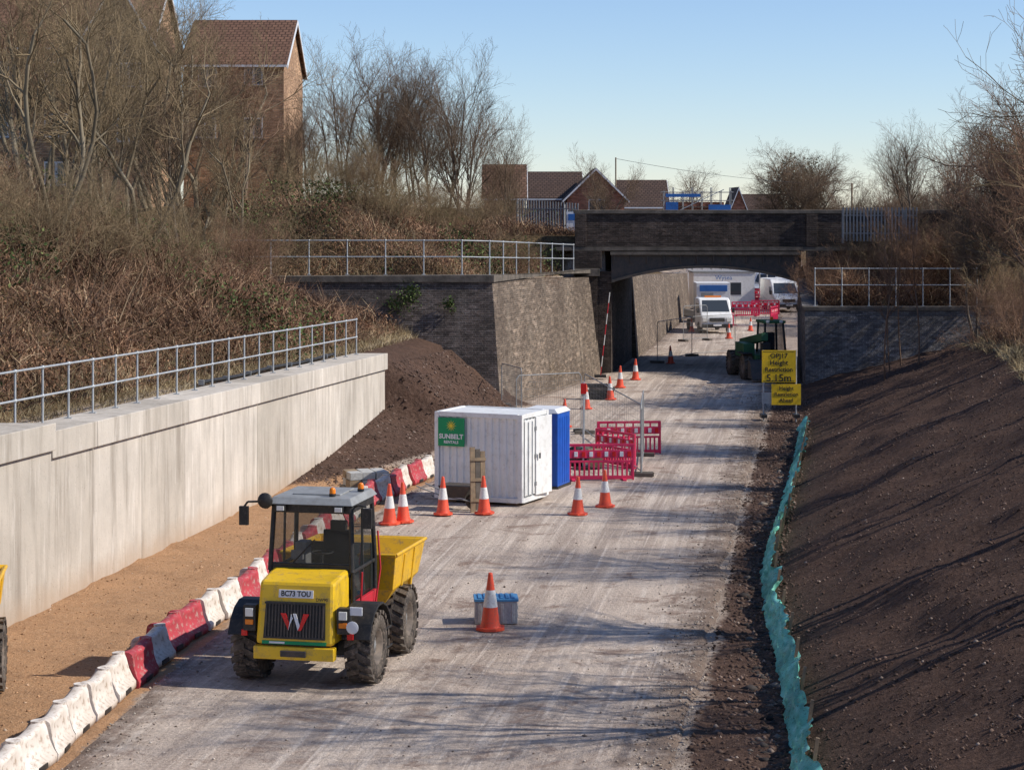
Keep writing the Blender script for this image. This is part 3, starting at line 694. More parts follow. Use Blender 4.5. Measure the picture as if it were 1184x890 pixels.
# ---------------------------------------------------------------- site container
ang=-.42
e=empty('welfare_container',(-1.90,53.0,.0),ang)
W_,D_,Z0,Z1=2.32,1.6,.10,2.30
mb=MB()
def corr(a,bb,nrm,z0,z1,n,mat,dep=.035):
    a=Vector(a);bb=Vector(bb);nrm=Vector(nrm);vs=[];fs=[]
    for i in range(n):
        for t,o in ((.0,0),(.30,0),(.42,1),(.72,1),(.84,0)):
            p=a+(bb-a)*((i+t)/n)-nrm*(o*dep); vs+= [p+Vector((0,0,z0)),p+Vector((0,0,z1))]
    vs+=[bb+Vector((0,0,z0)),bb+Vector((0,0,z1))]
    for i in range(len(vs)//2-1): fs.append((2*i,2*i+2,2*i+3,2*i+1))
    mb.add(vs,fs,mat)
corr((.07,.0,0),(W_-.07,0,0),(0,-1,0),Z0+.08,Z1-.1,11,'white')
corr((W_,.07,0),(W_,D_-.07,0),(1,0,0),Z0+.08,Z1-.1,7,'white')
corr((0,D_-.07,0),(0,.07,0),(-1,0,0),Z0+.08,Z1-.1,7,'white')
corr((W_-.07,D_,0),(.07,D_,0),(0,1,0),Z0+.08,Z1-.1,11,'white')
for x in (0,W_):
    for y in (0,D_): mb.box((x,y,(Z0+Z1)/2),(.12,.12,Z1-Z0),'white')
for z in (Z0+.04,Z1-.05):
    for y in (0,D_): mb.box((W_/2,y,z),(W_-.125,.1,.12),'white')
    for x in (0,W_): mb.box((x,D_/2,z),(.1,D_-.125,.12),'white')
mb.box((W_/2,D_/2,Z1-.03),(W_-.11,D_-.11,.04),'white')
mb.box((W_/2,D_/2,Z0+.05),(W_-.2,D_-.2,.05),'darksteel')
for x in (.3,W_-.3):
    for y in (.25,D_-.25): mb.box((x,y,.05),(.3,.2,.10),'wood')
mb.obj('container_shell',parent=e,bevel=.006)
mb=MB(); mb.box((.42,-.065,1.80),(.74,.02,.72),'green'); mb.obj('sign_board',parent=e)
mb=MB()
for k in range(12):
    t=k*math.pi/6; c=Vector((.42,-.08,1.96))
    mb.add([c+Vector((math.cos(t-.2)*.06,0,math.sin(t-.2)*.06)),c+Vector((math.cos(t+.2)*.06,0,math.sin(t+.2)*.06)),c+Vector((math.cos(t)*.15,0,math.sin(t)*.15))],[(0,1,2)],'suny')
mb.cyl((.42,-.079,1.96),(.42,-.085,1.96),.05,'suny'); mb.obj('sun_logo',parent=e)
text('sign_text','SUNBELT',.165,(.42,-.08,1.68),(math.pi/2,0,0),'whiteclean',e,bold=.006)
text('sign_text','RENTALS',.10,(.42,-.08,1.54),(math.pi/2,0,0),'whiteclean',e,bold=.003)
mb=MB(); mb.box((W_+.12,D_*.5+.36,1.20),(.045,.80,1.98),'white',rz=-.12); mb.box((W_+.16,D_*.5+.05,1.2),(.03,.05,.14),'black')
for z in (.5,1.2,1.9): mb.box((W_+.09,D_*.5-.05,z),(.03,.08,.1),'grey')
mb.box((W_+.062,.42,1.2),(.01,.62,1.9),'white')
for y in (.3,.55): mb.cyl((W_+.085,y,.25),(W_+.085,y,2.1),.014,'galv',n=6)
mb.obj('door',parent=e,bevel=.01)
e=empty('portable_toilet',(XW(631,55.6),55.8,0),-.35,scale=.93)
mb=MB(); mb.box((0,0,1.12),(1.1,1.1,2.1),'blue'); mb.box((0,0,.05),(1.16,1.2,.1),'black')
mb.hexa([(-.58,-.58,2.18),(.58,-.58,2.18),(.58,.58,2.18),(-.58,.58,2.18),(-.45,-.5,2.30),(.45,-.5,2.30),(.45,.5,2.30),(-.45,.5,2.30)],'gutter')
mb.box((0,-.565,1.1),(.78,.03,1.9),'blue'); mb.box((.28,-.59,1.1),(.05,.03,.15),'whiteclean'); mb.box((0,-.585,1.75),(.3,.015,.2),'whiteclean')
for x in (-.54,.54): mb.box((x,-.56,1.12),(.06,.06,2.1),'blue')
for i in range(6): mb.box((.555,-.4+.16*i,1.1),(.02,.05,1.9),'blue')
mb.obj('toilet_cabin',parent=e,bevel=.02)
mb=MB()
for i,(dx,c) in enumerate(((-.13,'wood'),(.0,'stone'),(.13,'wood'))): mb.box((dx,0,.8),(.12,.06,1.6-.1*i),c)
for z in (.3,.8,1.3): mb.box((0,-.04,z),(.4,.025,.08),'wood')
g=G(553,592); mb.obj('timber_boards',(g.x,g.y-.05,.0),0,rot=(-.12,.02,.3))
g=G(527,590)
mb=MB(); mb.hexa([(-.2,-.3,.3),(.2,-.3,.3),(.2,.25,.3),(-.2,.25,.3),(-.33,-.5,.6),(.33,-.5,.6),(.33,.35,.6),(-.33,.35,.6)],'darksteel')
mb.lathe([(.1,-.04),(.18,-.05),(.2,0),(.18,.05),(.1,.04)],(0,-.45,.2),'x','tyre',16)
for sx in (-1,1): mb.path([(sx*.06,-.45,.2),(sx*.22,.3,.33),(sx*.28,.95,.55)],.018,'grey'); mb.path([(sx*.2,.25,.33),(sx*.24,.4,0)],.016,'grey')
mb.obj('wheelbarrow',(g.x,g.y+.2,.02),1.2)
def pallet(name,g,rz,stack):
    mb=MB()
    for i in range(7): mb.box((-.54+.18*i,0,.13),(.12,1.0,.022),'wood')
    for y_ in (-.44,0,.44):
        mb.box((0,y_,.105),(1.2,.1,.022),'wood'); mb.box((0,y_,.011),(1.2,.1,.022),'wood')
        for x in (-.54,0,.54): mb.box((x,y_,.06),(.12,.1,.066),'wood')
    for l in range(stack):
        for i in range(3):
            for j in range(2): mb.box((-.36+.36*i+random.uniform(-.02,.02),-.22+.44*j,.25+.2*l+.005*l),(.33,.41,.19),random.choice(['wood','crate','crate']),rz=random.uniform(-.05,.05))
    mb.obj(name,(g.x,g.y,0.05),rz,bevel=.006)
pallet('block_pallet',G(422,572)+Vector((0,.3,0)),.3,2)
pallet('timber_pallet',G(470,590)+Vector((-1.9,1.6,0)),.9,0)
# ---------------------------------------------------------------- pedestrian barriers
def pedbar(loc,rz,tilt=0):
    mb=MB(); L=1.95
    for z,hh in ((.08,.10),(.52,.06),(.72,.22),(.97,.07)): mb.box((0,0,z),(L,.05,hh),'pinkred')
    n=15
    for i in range(n): mb.box((-L/2+.06+i*(L-.12)/(n-1),0,.30),(.05,.045,.42),'pinkred')
    for i in range(8): mb.box((-L/2+.06+i*(L-.12)/7,0,.885),(.05,.045,.12),'pinkred')
    for i in range(9): mb.box((-L/2+.14+i*.21,-.032,.72),(.10,.012,.14),'whiteclean' if i%2 else 'redlens')
    for sx in (-1,1): mb.box((sx*L*.36,0,.025),(.10,.5,.05),'pinkred'); mb.box((sx*(L/2-.02),0,.5),(.05,.06,.98),'pinkred')
    return mb.obj('pedestrian_barrier',loc,rz,bevel=.01)
g=G(692,556); pedbar((g.x,g.y,.02),.06)
pedbar((G(712,540).x,60.2,.02),-1.0)
pedbar((G(722,540).x+.3,63.0,.02),.1)
for (x,y,r) in ((862,366,.1),(885,364,-.05),(895,372,1.2),(875,357,.1),(845,377,1.3),(880,349,0.0),(905,352,.3)):
    g=G(x,y); pedbar((g.x,g.y,.02),r)
# ---------------------------------------------------------------- mesh fence panels
def meshpanel(a,bb,h=2.0,name='mesh_fence_panel',nv=34):
    mb=MB(); a=Vector(a);bb=Vector(bb);d=bb-a;L=d.length
    up=Vector((0,0,1)); r=.018
    mb.path([a,a+up*(h-.12),a+d*(.1/L)+up*h,bb-d*(.1/L)+up*h,bb+up*(h-.12),bb],r,'grey',8)
    mb.path([a+up*.15,bb+up*.15],r,'grey',6)
    for i in range(1,nv):
        p=a+d*(i/nv); mb.cyl(p+up*.15,p+up*h,.0035,'grey',n=3,caps=False)
    for k in range(1,8):
        z=.15+(h-.15)*k/8; mb.cyl(a+up*z,bb+up*z,.0035,'grey',n=3,caps=False)
    for q in (a,bb): mb.box(q+up*.06,(.65,.22,.13),'stone',rz=math.atan2(d.y,d.x)+1.57)
    mb.obj(name)
meshpanel(G(597,505),G(672,500)); meshpanel(G(676,502),G(741,553)+Vector((.05,.4,0)))
meshpanel(G(741,553)+Vector((.02,.3,0)),G(744,528)); meshpanel(P(580,470,76.8),P(603,478,73.5),1.6)
meshpanel(G(760,420),G(800,412)); meshpanel(G(800,412),G(850,408))
meshpanel(G(790,395),G(830,402)+Vector((0,6,0)))
mb=MB()
a=P(694,436,90.5);bb=P(705,338,90.5)
for i in range(8): mb.cyl(a+(bb-a)*(i/8),a+(bb-a)*((i+1)/8),.02,'red' if i%2==0 else 'conew',n=8)
mb.box(a+Vector((0,0,.05)),(.5,.5,.1),'black'); mb.obj('marker_pole')
mb=MB(); g=G(676,548); mb.box((0,0,.04),(.4,.4,.08),'black'); mb.cyl((0,0,0),(0,0,2.5),.03,'galv'); mb.box((0,-.02,2.3),(.16,.1,.3),'redlens'); mb.lathe([(0,-.1),(.3,-.12),(.32,.0),(.3,.12),(0,.1)],(-.2,.2,.33),'y','black',18); mb.box((0.35,.1,.3),(.4,.4,.5),'wood')
mb.obj('hose_reel_post',(g.x,g.y+1,.02))
mb=MB()
for i in range(40): mb.box((random.uniform(-.9,.9),random.uniform(-.5,.5),random.uniform(.03,.35)),(random.uniform(.1,.7),random.uniform(.05,.3),random.uniform(.04,.2)),random.choice(['wood','stone','black','crate','darksteel']),rz=random.random()*3,rx=random.uniform(-.2,.2))
g=G(655,545); mb.obj('scrap_timber_pile',(g.x+.8,g.y+2.6,.02))
mb=MB()
for i in range(5): mb.box((random.uniform(-.2,.2),0,.12*i+.06),(1.0,.5,.11),random.choice(['stone','black']),rz=random.uniform(-.1,.1))
g=G(693,462); mb.obj('block_stack',(g.x,g.y,.02))
# ---------------------------------------------------------------- height signs
e=empty('height_restriction_sign',(XW(900,73),73,0.1))
mb=MB(); s_=F/73
x0=(881-900)/s_;x1=(920-900)/s_; zt=ZW(405,73)-.1; zb=ZW(442,73)-.1
mb.b2((x0,0,zb),(x1,.03,zt),'signy'); mb.b2((x0+.04,-.004,zb+.04),(x1-.04,-.0005,zb+.055),'black'); mb.b2((x0+.04,-.004,zt-.055),(x1-.04,-.0005,zt-.04),'black')
z2t=ZW(444,73)-.1; z2b=ZW(468,73)-.1; x2=(892-900)/s_;x3=(926-900)/s_
mb.b2((x2,-.02,z2b),(x3,.01,z2t),'signy')
for x in (x0+.06,x1+.02): mb.cyl((x,.06,-.3),(x,.06,zt),.03,'galv'); mb.box((x,.06,.08),(.2,.6,.12),'black')
mb.b2((x0,.035,.5),(x1,.05,.9),'galv'); mb.obj('sign_plates',parent=e)
cx_=(x0+x1)/2
for k,(t,sz) in enumerate((('OPJ17',.24),('Height',.24),('Restriction',.22),('5.15m',.36))):
    text('sign_text',t,sz,(cx_,-.008,zt-.2-[0,.24,.48,.78][k]),(math.pi/2,0,0),'black',e,bold=.004)
for k,t in enumerate(('Height','Restriction','Ahead')):
    text('sign_text',t,.19,((x2+x3)/2,-.028,z2t-.15-.21*k),(math.pi/2,0,0),'black',e,bold=.003)
# ---------------------------------------------------------------- green silt fence
pts=[(927,900),(922,850),(913,800),(903,745),(890,700),(886,655),(893,625),(905,590),(913,560),(922,525),(928,495)]
cp=[G(x,y,.1) for x,y in pts]; ysv=np.array([p.y for p in cp]); xsv=np.array([p.x for p in cp])
o_=np.argsort(ysv); ysv=ysv[o_]; xsv=xsv[o_]
ys_=np.arange(25,70.5,.05); rows=[];rr=[]; NC=9
for k,y in enumerate(ys_):
    x=float(np.interp(y,ysv,xsv)) if y>27.3 else float(xsv[0]-(27.3-y)*.1)
    hh=.58+.24*float(vn(0,y,.9))+.22*float(vn(3,y,3.6)); sag=.20*float(vn(5,y,.9))
    for j in range(NC):
        t=j/(NC-1); cr=.06*float(vn(j*.5,y,2.4))+.10*float(vn(j*.4+20,y,6.5))
        rows.append((x-.12+.28*t+sag*t+cr,y+.05*float(vn(j,y,3)),float(hgt(x,y))-.02+hh*t*(1-.2*t)+.05*float(vn(j*.8,y+50,5)))); rr.append(.5+1.0*float(vn(y,j*.8,3.2)))
n=len(ys_); ii=np.arange(n*NC).reshape(n,NC); Q=np.stack([ii[:-1,:-1],ii[:-1,1:],ii[1:,1:],ii[1:,:-1]],-1).reshape(-1,4)
gmn=rndmat('green_debris_netting',[(0,(.08,.34,.26)),(.5,(.18,.56,.45)),(1,(.34,.72,.60))],.8)
nt=gmn.node_tree; bb_=nt.nodes['Principled BSDF']; nt.links.new(ramp(nt,nz(nt,coord(nt),22,3,.7),[(.34,.45),(.46,1.0)]),bb_.inputs['Alpha'])
sf=empty('silt_fence'); fast('netting',np.array(rows),[Q],gmn,rnd=np.clip(rr,0,1),smooth=False,parent=sf)
mb=MB()
for y in np.arange(27,70,2.1):
    x=float(np.interp(y,ysv,xsv)); z=float(hgt(x,y)); mb.box((x+.16,y,z+.3),(.045,.045,.7),'wood',ry=.15)
mb.obj('stakes',parent=sf)
# ---------------------------------------------------------------- telehandler by the bridge
e=empty('telehandler',(XW(888,90),90.5,.02),.12)
mb=MB()
for x in (-.9,.9):
    for y in (0,2.6): wheel(mb,(x,y,.55),.55,.4)
mb.obj('wheels',parent=e)
mb=MB(); mb.box((0,1.3,.85),(1.3,4.0,.5),'darkgreen'); mb.box((-.75,.9,1.25),(.5,1.6,.6),'darkgreen')
mb.hexa([(.0,.2,1.1),(.9,.2,1.1),(.9,1.8,1.1),(.0,1.8,1.1),(.05,.5,2.4),(.86,.5,2.4),(.86,1.75,2.4),(.05,1.75,2.4)],'glass')
for a_,b_ in (((.0,.2,1.1),(.05,.5,2.4)),((.9,.2,1.1),(.86,.5,2.4)),((.9,1.8,1.1),(.86,1.75,2.4)),((.0,1.8,1.1),(.05,1.75,2.4))): mb.cyl(a_,b_,.05,'black')
mb.box((.46,1.12,2.46),(1.0,1.45,.12),'darkgreen'); mb.box((.45,1.4,1.5),(.45,.4,.9),'seat')
mb.box((-.3,1.2,1.65),(.3,4.2,.34),'darkgreen',rx=-.12); mb.box((-.3,-1.0,1.1),(.35,.5,1.1),'black')
mb.hexa([(-1.1,-1.9,.15),(1.0,-1.9,.15),(1.0,-1.1,.15),(-1.1,-1.1,.15),(-1.1,-1.5,.9),(1.0,-1.5,.9),(1.0,-1.1,.95),(-1.1,-1.1,.95)],'darksteel')
for x in (.15,.75): mb.box((x,.42,2.48),(.16,.08,.12),'lamp')
mb.cyl((.5,1.1,2.5),(.5,1.1,2.66),.06,'amber')
for x in (-.95,.95): mb.box((x,.1,1.15),(.45,1.1,.06),'black')
mb.obj('body',parent=e,bevel=.02)
# ---------------------------------------------------------------- vans
def van(name,loc,rz,w=1.95,h=2.3,truck=False,sc_=1):
    e=empty(name,loc,rz,scale=sc_); mb=MB(); hw=w/2
    if truck: prof=[(-.05,.35),(0,1.05),(.25,1.2),(.75,1.98),(1.0,2.08),(1.9,2.08),(1.9,.35)]
    else: prof=[(-.1,.35),(-.05,.95),(.85,1.2),(1.5,2.05),(1.9,h),(5.0,h),(5.1,.35)]
    mb.prism([(-hw,y,z) for y,z in prof],(w,0,0),'white')
    mb.obj('body',parent=e,bevel=.08)
    mb=MB()
    a=prof[2];c=prof[3]
    def on(t,x,d=.01): return Vector((x,a[0]+(c[0]-a[0])*t-d,a[1]+(c[1]-a[1])*t+d))
    mb.hexa([on(.1,-hw+.12),on(.1,hw-.12),on(.1,hw-.12,-.02),on(.1,-hw+.12,-.02),on(.95,-hw+.2),on(.95,hw-.2),on(.95,hw-.2,-.02),on(.95,-hw+.2,-.02)],'wglass')
    for sx in (-1,1):
        mb.box((sx*(hw-.22),prof[0][0]+.0,.82),(.3,.1,.22),'lamp'); mb.box((sx*(hw+.12),a[0]+.15,1.35),(.16,.1,.28),'black')
        mb.b2((sx*hw,a[0]+.45,1.3),(sx*(hw+.012),a[0]+1.2,1.75),'wglass')
        for y_ in (.75,3.9): mb.lathe([(0,-.1),(.2,-.11),(.34,-.1),(.35,0),(.34,.1),(.2,.11),(0,.1)],(sx*(hw-.08),y_,.34),'x','tyre',20)
    mb.box((0,prof[0][0]-.03,.45),(w-.05,.12,.22),'black'); mb.box((0,prof[0][0]-.0,.82),(.9,.1,.2),'black'); mb.box((0,prof[0][0]-.1,.5),(.5,.02,.11),'whiteclean')
    if truck:
        mb.b2((-hw,2.0,.75),(hw,5.4,.85),'darksteel'); mb.b2((-.4,1.8,.5),(.4,5.2,.74),'black')
        for sx in (-1,1): mb.b2((sx*hw,2.0,.86),(sx*(hw-.04),5.4,1.25),'grey')
        mb.b2((-hw,2.0,.86),(hw,2.06,2.0),'grey'); mb.box((0,1.2,2.15),(1.0,.15,.1),'amber')
    mb.obj('trim',parent=e,bevel=.01); return e
g=G(829,386); van('flatbed_truck',(g.x,g.y,.02),.12,1.9,2.3,True,1.0)
g=G(912,361); van('white_van',(g.x,g.y,.02),.1)
g=G(893,352); van('white_van',(g.x,g.y+8,.02),-.5)
def cabin(loc,rz,w=6,d=2.6,h=2.6,col='white'):
    e=empty('site_cabin',loc,rz); mb=MB(); mb.b2((0,0,.15),(w,d,h),col)
    for i in range(int(w/2)): mb.b2((.5+i*2,-.02,1.1),(1.5+i*2,-.001,2.0),'wglass'); mb.b2((.44+i*2,-.012,1.04),(1.56+i*2,-.0005,2.06),'gutter')
    mb.b2((-.05,-.05,h+.003),(w+.05,d+.05,h+.12),'grey'); mb.obj('cabin_shell',parent=e); return e
c1=cabin((13.3,152,0),.05,4.5,2.6,2.7); cabin((14.6,172,0),0,6,2.6,3.0); cabin((17.5,186,0),0,6,2.6,4.2)
text('cabin_sign','Wysea',.45,(2.2,-.1,2.35),(math.pi/2,0,0),'netblue',c1)
mb=MB(); mb.b2((12.0,135,.1),(14.2,137.4,2.6),'white'); mb.b2((12.2,134.96,2.05),(14.0,134.99,2.45),'netblue'); mb.b2((12.3,134.97,.3),(13.1,134.99,1.95),'grey'); mb.obj('storage_container',bevel=.02)
mb=MB()
for i in range(5):
    for z in (.2,1.5,2.9): mb.cyl((18.0+i*.5,164,z),(18.0+i*.5,168,z),.05,'galv',n=5)
    mb.cyl((18.0+i*.6,166,0),(18.0+i*.6,166,3.4),.05,'galv',n=5)
mb.obj('access_scaffold')
# ---------------------------------------------------------------- houses
def house(name,x0,x1,y0,y1,zb,ze,zr,wall='house',roof='roof',gable='x',wins=(),gwall=None,gwins=()):
    e=empty(name); mb=MB()
    mb.b2((x0,y0,zb),(x1,y1,ze),wall)
    if gable=='x':
        ym=(y0+y1)/2
        for x in (x0,x1-.25): mb.prism([(x,y0,ze+.002),(x,y1,ze+.002),(x,ym,zr)],(.25,0,0),gwall or wall)
        sl=(zr-ze)/(ym-y0); ov=.35
        for sgn,ye in ((-1,y0),(1,y1)):
            yb=ye+sgn*ov; zb2=ze-sl*ov
            mb.hexa([(x0-.2,yb,zb2+.02),(x1+.2,yb,zb2+.02),(x1+.2,ym,zr+.02),(x0-.2,ym,zr+.02),(x0-.2,yb,zb2+.16),(x1+.2,yb,zb2+.16),(x1+.2,ym,zr+.18),(x0-.2,ym,zr+.18)],roof)
            mb.box(((x0+x1)/2,yb+sgn*.05,zb2+.05),(x1-x0+.4,.12,.12),'gutter')
        x=x1+.215
        for sgn,ye in ((-1,y0),(1,y1)):
            yb=ye+sgn*ov; zb2=ze-sl*ov
            mb.hexa([(x,yb,zb2-.1),(x+.04,yb,zb2-.1),(x+.04,ym,zr-.06),(x,ym,zr-.06),(x,yb,zb2+.12),(x+.04,yb,zb2+.12),(x+.04,ym,zr+.14),(x,ym,zr+.14)],'gutter')
    else:
        xm=(x0+x1)/2
        for y in (y0,y1-.25): mb.prism([(x0,y,ze+.002),(x1,y,ze+.002),(xm,y,zr)],(0,.25,0),gwall or wall)
        sl=(zr-ze)/(xm-x0); ov=.35
        for sgn,xe in ((-1,x0),(1,x1)):
            xb=xe+sgn*ov; zb2=ze-sl*ov
            mb.hexa([(xb,y0-.25,zb2+.02),(xb,y1+.25,zb2+.02),(xm,y1+.25,zr+.02),(xm,y0-.25,zr+.02),(xb,y0-.25,zb2+.16),(xb,y1+.25,zb2+.16),(xm,y1+.25,zr+.18),(xm,y0-.25,zr+.18)],roof)
            mb.hexa([(xb,y0-.31,zb2-.02),(xm,y0-.31,zr-.02),(xm,y0-.26,zr-.02),(xb,y0-.26,zb2-.02),(xb,y0-.31,zb2+.13),(xm,y0-.31,zr+.15),(xm,y0-.26,zr+.15),(xb,y0-.26,zb2+.13)],'gutter')
    mb.obj('walls_and_roof',parent=e)
    mb=MB()
    for (x,z,w,h) in wins:
        mb.b2((x-w/2,y0-.03,z-h/2),(x+w/2,y0-.002,z+h/2),'gutter')
        for k in (-1,1): mb.b2((x+k*w/4-w/4+.07,y0-.045,z-h/2+.08),(x+k*w/4+w/4-.07,y0-.031,z+h/2-.08),'wglass')
        mb.b2((x-w/2-.1,y0-.09,z-h/2-.1),(x+w/2+.1,y0-.002,z-h/2-.003),'stone')
        mb.b2((x-w/2-.1,y0-.03,z+h/2+.003),(x+w/2+.1,y0-.002,z+h/2+.2),'stone')
    if wins: mb.obj('windows',parent=e)
    return e
D=110
house('brick_flats',-17.4,-12.1,110,120,6,15.1,17.7,wins=[(XW(293,D),ZW(88,D),1.0,1.0),(XW(293,D),ZW(148,D),1.0,1.1),(XW(238,D),ZW(148,D),1.1,1.1),(XW(240,D),ZW(90,D),1.0,1.0)])
house('brick_flats',-34,-18.2,104,114,6,15.6,19.0,wins=[(XW(x,104),z,1.2,1.2) for x in (-60,10,65,125) for z in (14.2,11.6,9.2)])
house('brick_flats',-21.0,-17.7,101.8,109,6,15.8,18.6,gable='y',wall='house',wins=[(XW(150,102),14,1.2,1.2),(XW(150,102),11.3,1.2,1.2)])
house('brick_house',XW(656,150),XW(722,150),150,158,4,8.2,10.2,gable='y',wall='housered',roof='roof2',wins=[(XW(690,150),7.6,1.2,1.0)],gwall='housered')
house('brick_house',XW(610,156),XW(672,156),156,165,4,8.2,10.1,gable='x',roof='roof2',wall='housered')
house('brick_house',XW(718,175),XW(772,175),175,183,4,7.6,9.7,gable='x',wall='house',roof='roof2')
house('brick_house',XW(560,140),XW(606,140),140,147,4,8.2,10.3,gable='x',wall='house',roof='roof')
house('brick_house',XW(846,190),XW(862,190),190,196,5,7.6,9.2,gable='y',wall='housered',roof='roof2')
house('brick_house',XW(862,240),XW(905,240),240,247,3,7.2,8.9,gable='x',wall='housered',roof='roof2')
e=empty('scaffolded_building'); mb=MB(); D=150; xa,xb=XW(768,D),XW(845,D)
mb.b2((xa+.4,D+1,5.0),(xb-.4,D+7,7.9),'housered')
for i in range(8):
    x=xa+(xb-xa)*i/7
    for y in (D,D+.9): mb.cyl((x,y,3),(x,y,8.7+.25*(i%2)),.03,'grey',n=6)
for z in (7.0,8.0,8.6):
    for y in (D,D+.9): mb.cyl((xa-.2,y,z),(xb+.2,y,z),.03,'grey',n=6)
mb.b2((xa,D+.05,7.5),(xb,D+.85,7.56),'wood')
mb.b2((xa+.1,D-.06,8.25),(xb-2.2,D-.045,8.5),'netblue'); mb.b2((xa+.1,D-.06,7.3),(xa+1.0,D-.045,7.9),'netblue'); mb.b2((xa+3.2,D-.06,7.3),(xb,D-.045,7.7),'netblue')
mb.cyl((xa+.5,D-.05,7.0),(xb-.5,D-.05,8.8),.03,'galv',n=6); mb.obj('scaffold',parent=e)
mb=MB()
pa=Vector((XW(712,170),170,3));pb=Vector((XW(985,230),230,3))
mb.cyl(pa,pa+Vector((0,0,8.6)),.06,'wood'); mb.cyl(pb,pb+Vector((0,0,7.2)),.10,'wood')
q=[]
for i in range(15):
    t=i/14; p=(pa+Vector((0,0,8.5))).lerp(pb+Vector((0,0,7.1)),t); p.z-=.9*4*t*(1-t)*.6; q.append(p)
mb.path(q,.02,'black',4)
mb.obj('utility_line')
# ---------------------------------------------------------------- trees
def tubes(name,S,mat,link_=False,thr=.03):
    S=np.array(S); Vs=[];Fs=[];R=[];off=0
    for msk_,n in ((S[:,6]>=thr,6),(S[:,6]<thr,3)):
        s=S[msk_]
        if len(s)==0: continue
        p0=s[:,:3];p1=s[:,3:6];d=p1-p0; d/= np.linalg.norm(d,axis=1,keepdims=True)+1e-9
        ref=np.where(np.abs(d[:,2:3])<.9,np.array([[0,0,1.]]),np.array([[1.,0,0]]))
        u=np.cross(d,ref);u/=np.linalg.norm(u,axis=1,keepdims=True);w=np.cross(d,u)
        t=2*np.pi*np.arange(n)/n; c=np.cos(t)[None,:,None];si=np.sin(t)[None,:,None]
        rg=u[:,None]*c+w[:,None]*si
        a=p0[:,None]+rg*s[:,6][:,None,None]; b=p1[:,None]+rg*s[:,7][:,None,None]
        v=np.concatenate([a,b],1).reshape(-1,3); m=len(s)
        k=np.arange(n); q=np.stack([k,(k+1)%n,n+(k+1)%n,n+k],-1)
        f=(q[None]+2*n*np.arange(m)[:,None,None]).reshape(-1,4)+off
        Vs.append(v);Fs.append(f);off+=len(v);R.append(np.repeat(np.clip(1-s[:,6]/.05,0,1)*.7+.3*NR.random(m),2*n))
    return fast(name,np.concatenate(Vs),Fs,mat,rnd=np.concatenate(R),smooth=True,do_link=link_)
def gen(seed,h,ntr,spread,kids,up,wob=.16,r0=.1,lenf=(.42,.66),ang=(22,50),rmin=.0035):
    rg=random.Random(seed); S=[]; lv=len(kids)
    pcs=[7,5,4,2,2,2]
    def grow(p,d,L,r,lev):
        n=pcs[lev]; st=L/n
        for i in range(n):
            d=(d+Vector((rg.gauss(0,wob),rg.gauss(0,wob),rg.gauss(0,wob)+up*.12))).normalized()
            q=p+d*st; r1=max(r*(1-.75/n*(1 if lev<2 else .8)),rmin)
            S.append((p.x,p.y,p.z,q.x,q.y,q.z,r,r1))
            if lev<lv and (i>=(2 if lev==0 else 0)):
                k=kids[lev]; k=int(k)+(1 if rg.random()<k-int(k) else 0)
                for _ in range(k):
                    ax=d.cross(Vector((rg.gauss(0,1),rg.gauss(0,1),rg.gauss(0,1)))).normalized()
                    cd=Matrix.Rotation(math.radians(rg.uniform(*ang)),3,ax)@d
                    grow(q,cd,L*rg.uniform(*lenf)*(1-.45*i/n),max(r1*rg.uniform(.5,.72),rmin),lev+1)
            p=q;r=r1
    for t in range(ntr):
        a=rg.random()*6.28; s=spread*rg.uniform(.3,1)
        d=Vector((math.cos(a)*s,math.sin(a)*s,1)).normalized()
        grow(Vector((math.cos(a)*.15*ntr**.5,math.sin(a)*.15*ntr**.5,-.3)),d,h*rg.uniform(.75,1)*1.0,r0*rg.uniform(.7,1.1),0)
    return S
barkA=rndmat('bark_olive_brown',[(0,(.22,.185,.13)),(.5,(.22,.165,.10)),(1,(.31,.225,.125))])
barkB=rndmat('bark_brown',[(0,(.15,.125,.10)),(.5,(.15,.11,.075)),(1,(.22,.145,.095))])
barkR=rndmat('bark_russet',[(0,(.20,.155,.12)),(.5,(.22,.135,.088)),(1,(.32,.19,.12))])
TA=tubes('treeA',gen(1,8,5,.75,[1.6,1.6,1.6,1.4],.6,.17,.12),barkA)
TB=tubes('treeB',gen(2,8,4,.32,[1.8,1.7,1.5,1.3],1.1,.10,.09),barkB)
TC=tubes('treeC',gen(3,8,3,.3,[1.9,1.8,1.6,1.3],1.0,.11,.10),barkB)
TD=tubes('treeD',gen(4,8,1,.12,[1.7,1.6,1.6],.8,.08,.06,(.25,.45)),barkR)
TE=tubes('shrubE',gen(5,4,14,.8,[1.3,1.6,1.5],.5,.17,.025),barkR)
TF=tubes('shrubF',gen(6,4,14,.9,[1.4,1.5,1.4],.4,.19,.025),barkA)
TG=tubes('treeG',gen(8,8,2,.25,[2.5,2.2,1.8,1.4],.5,.15,.12,ang=(30,65)),barkB)
TH=tubes('treeH',gen(9,8,3,.6,[1.7,1.7,1.6,1.4],.6,.16,.12),barkR)
def tree(src,name,x,D,h,ref=8.0,z=None,px=True,rz=None,wx=1):
    X=XW(x,D) if px else x
    o=bpy.data.objects.new(name,src.data); zz=float(hgt(X,D)) if z is None else z
    s=h/ref; o.location=(X,D,zz); o.scale=(s*wx,s*wx,s); o.rotation_euler=(0,0,random.random()*6.28 if rz is None else rz)
    return link(o)
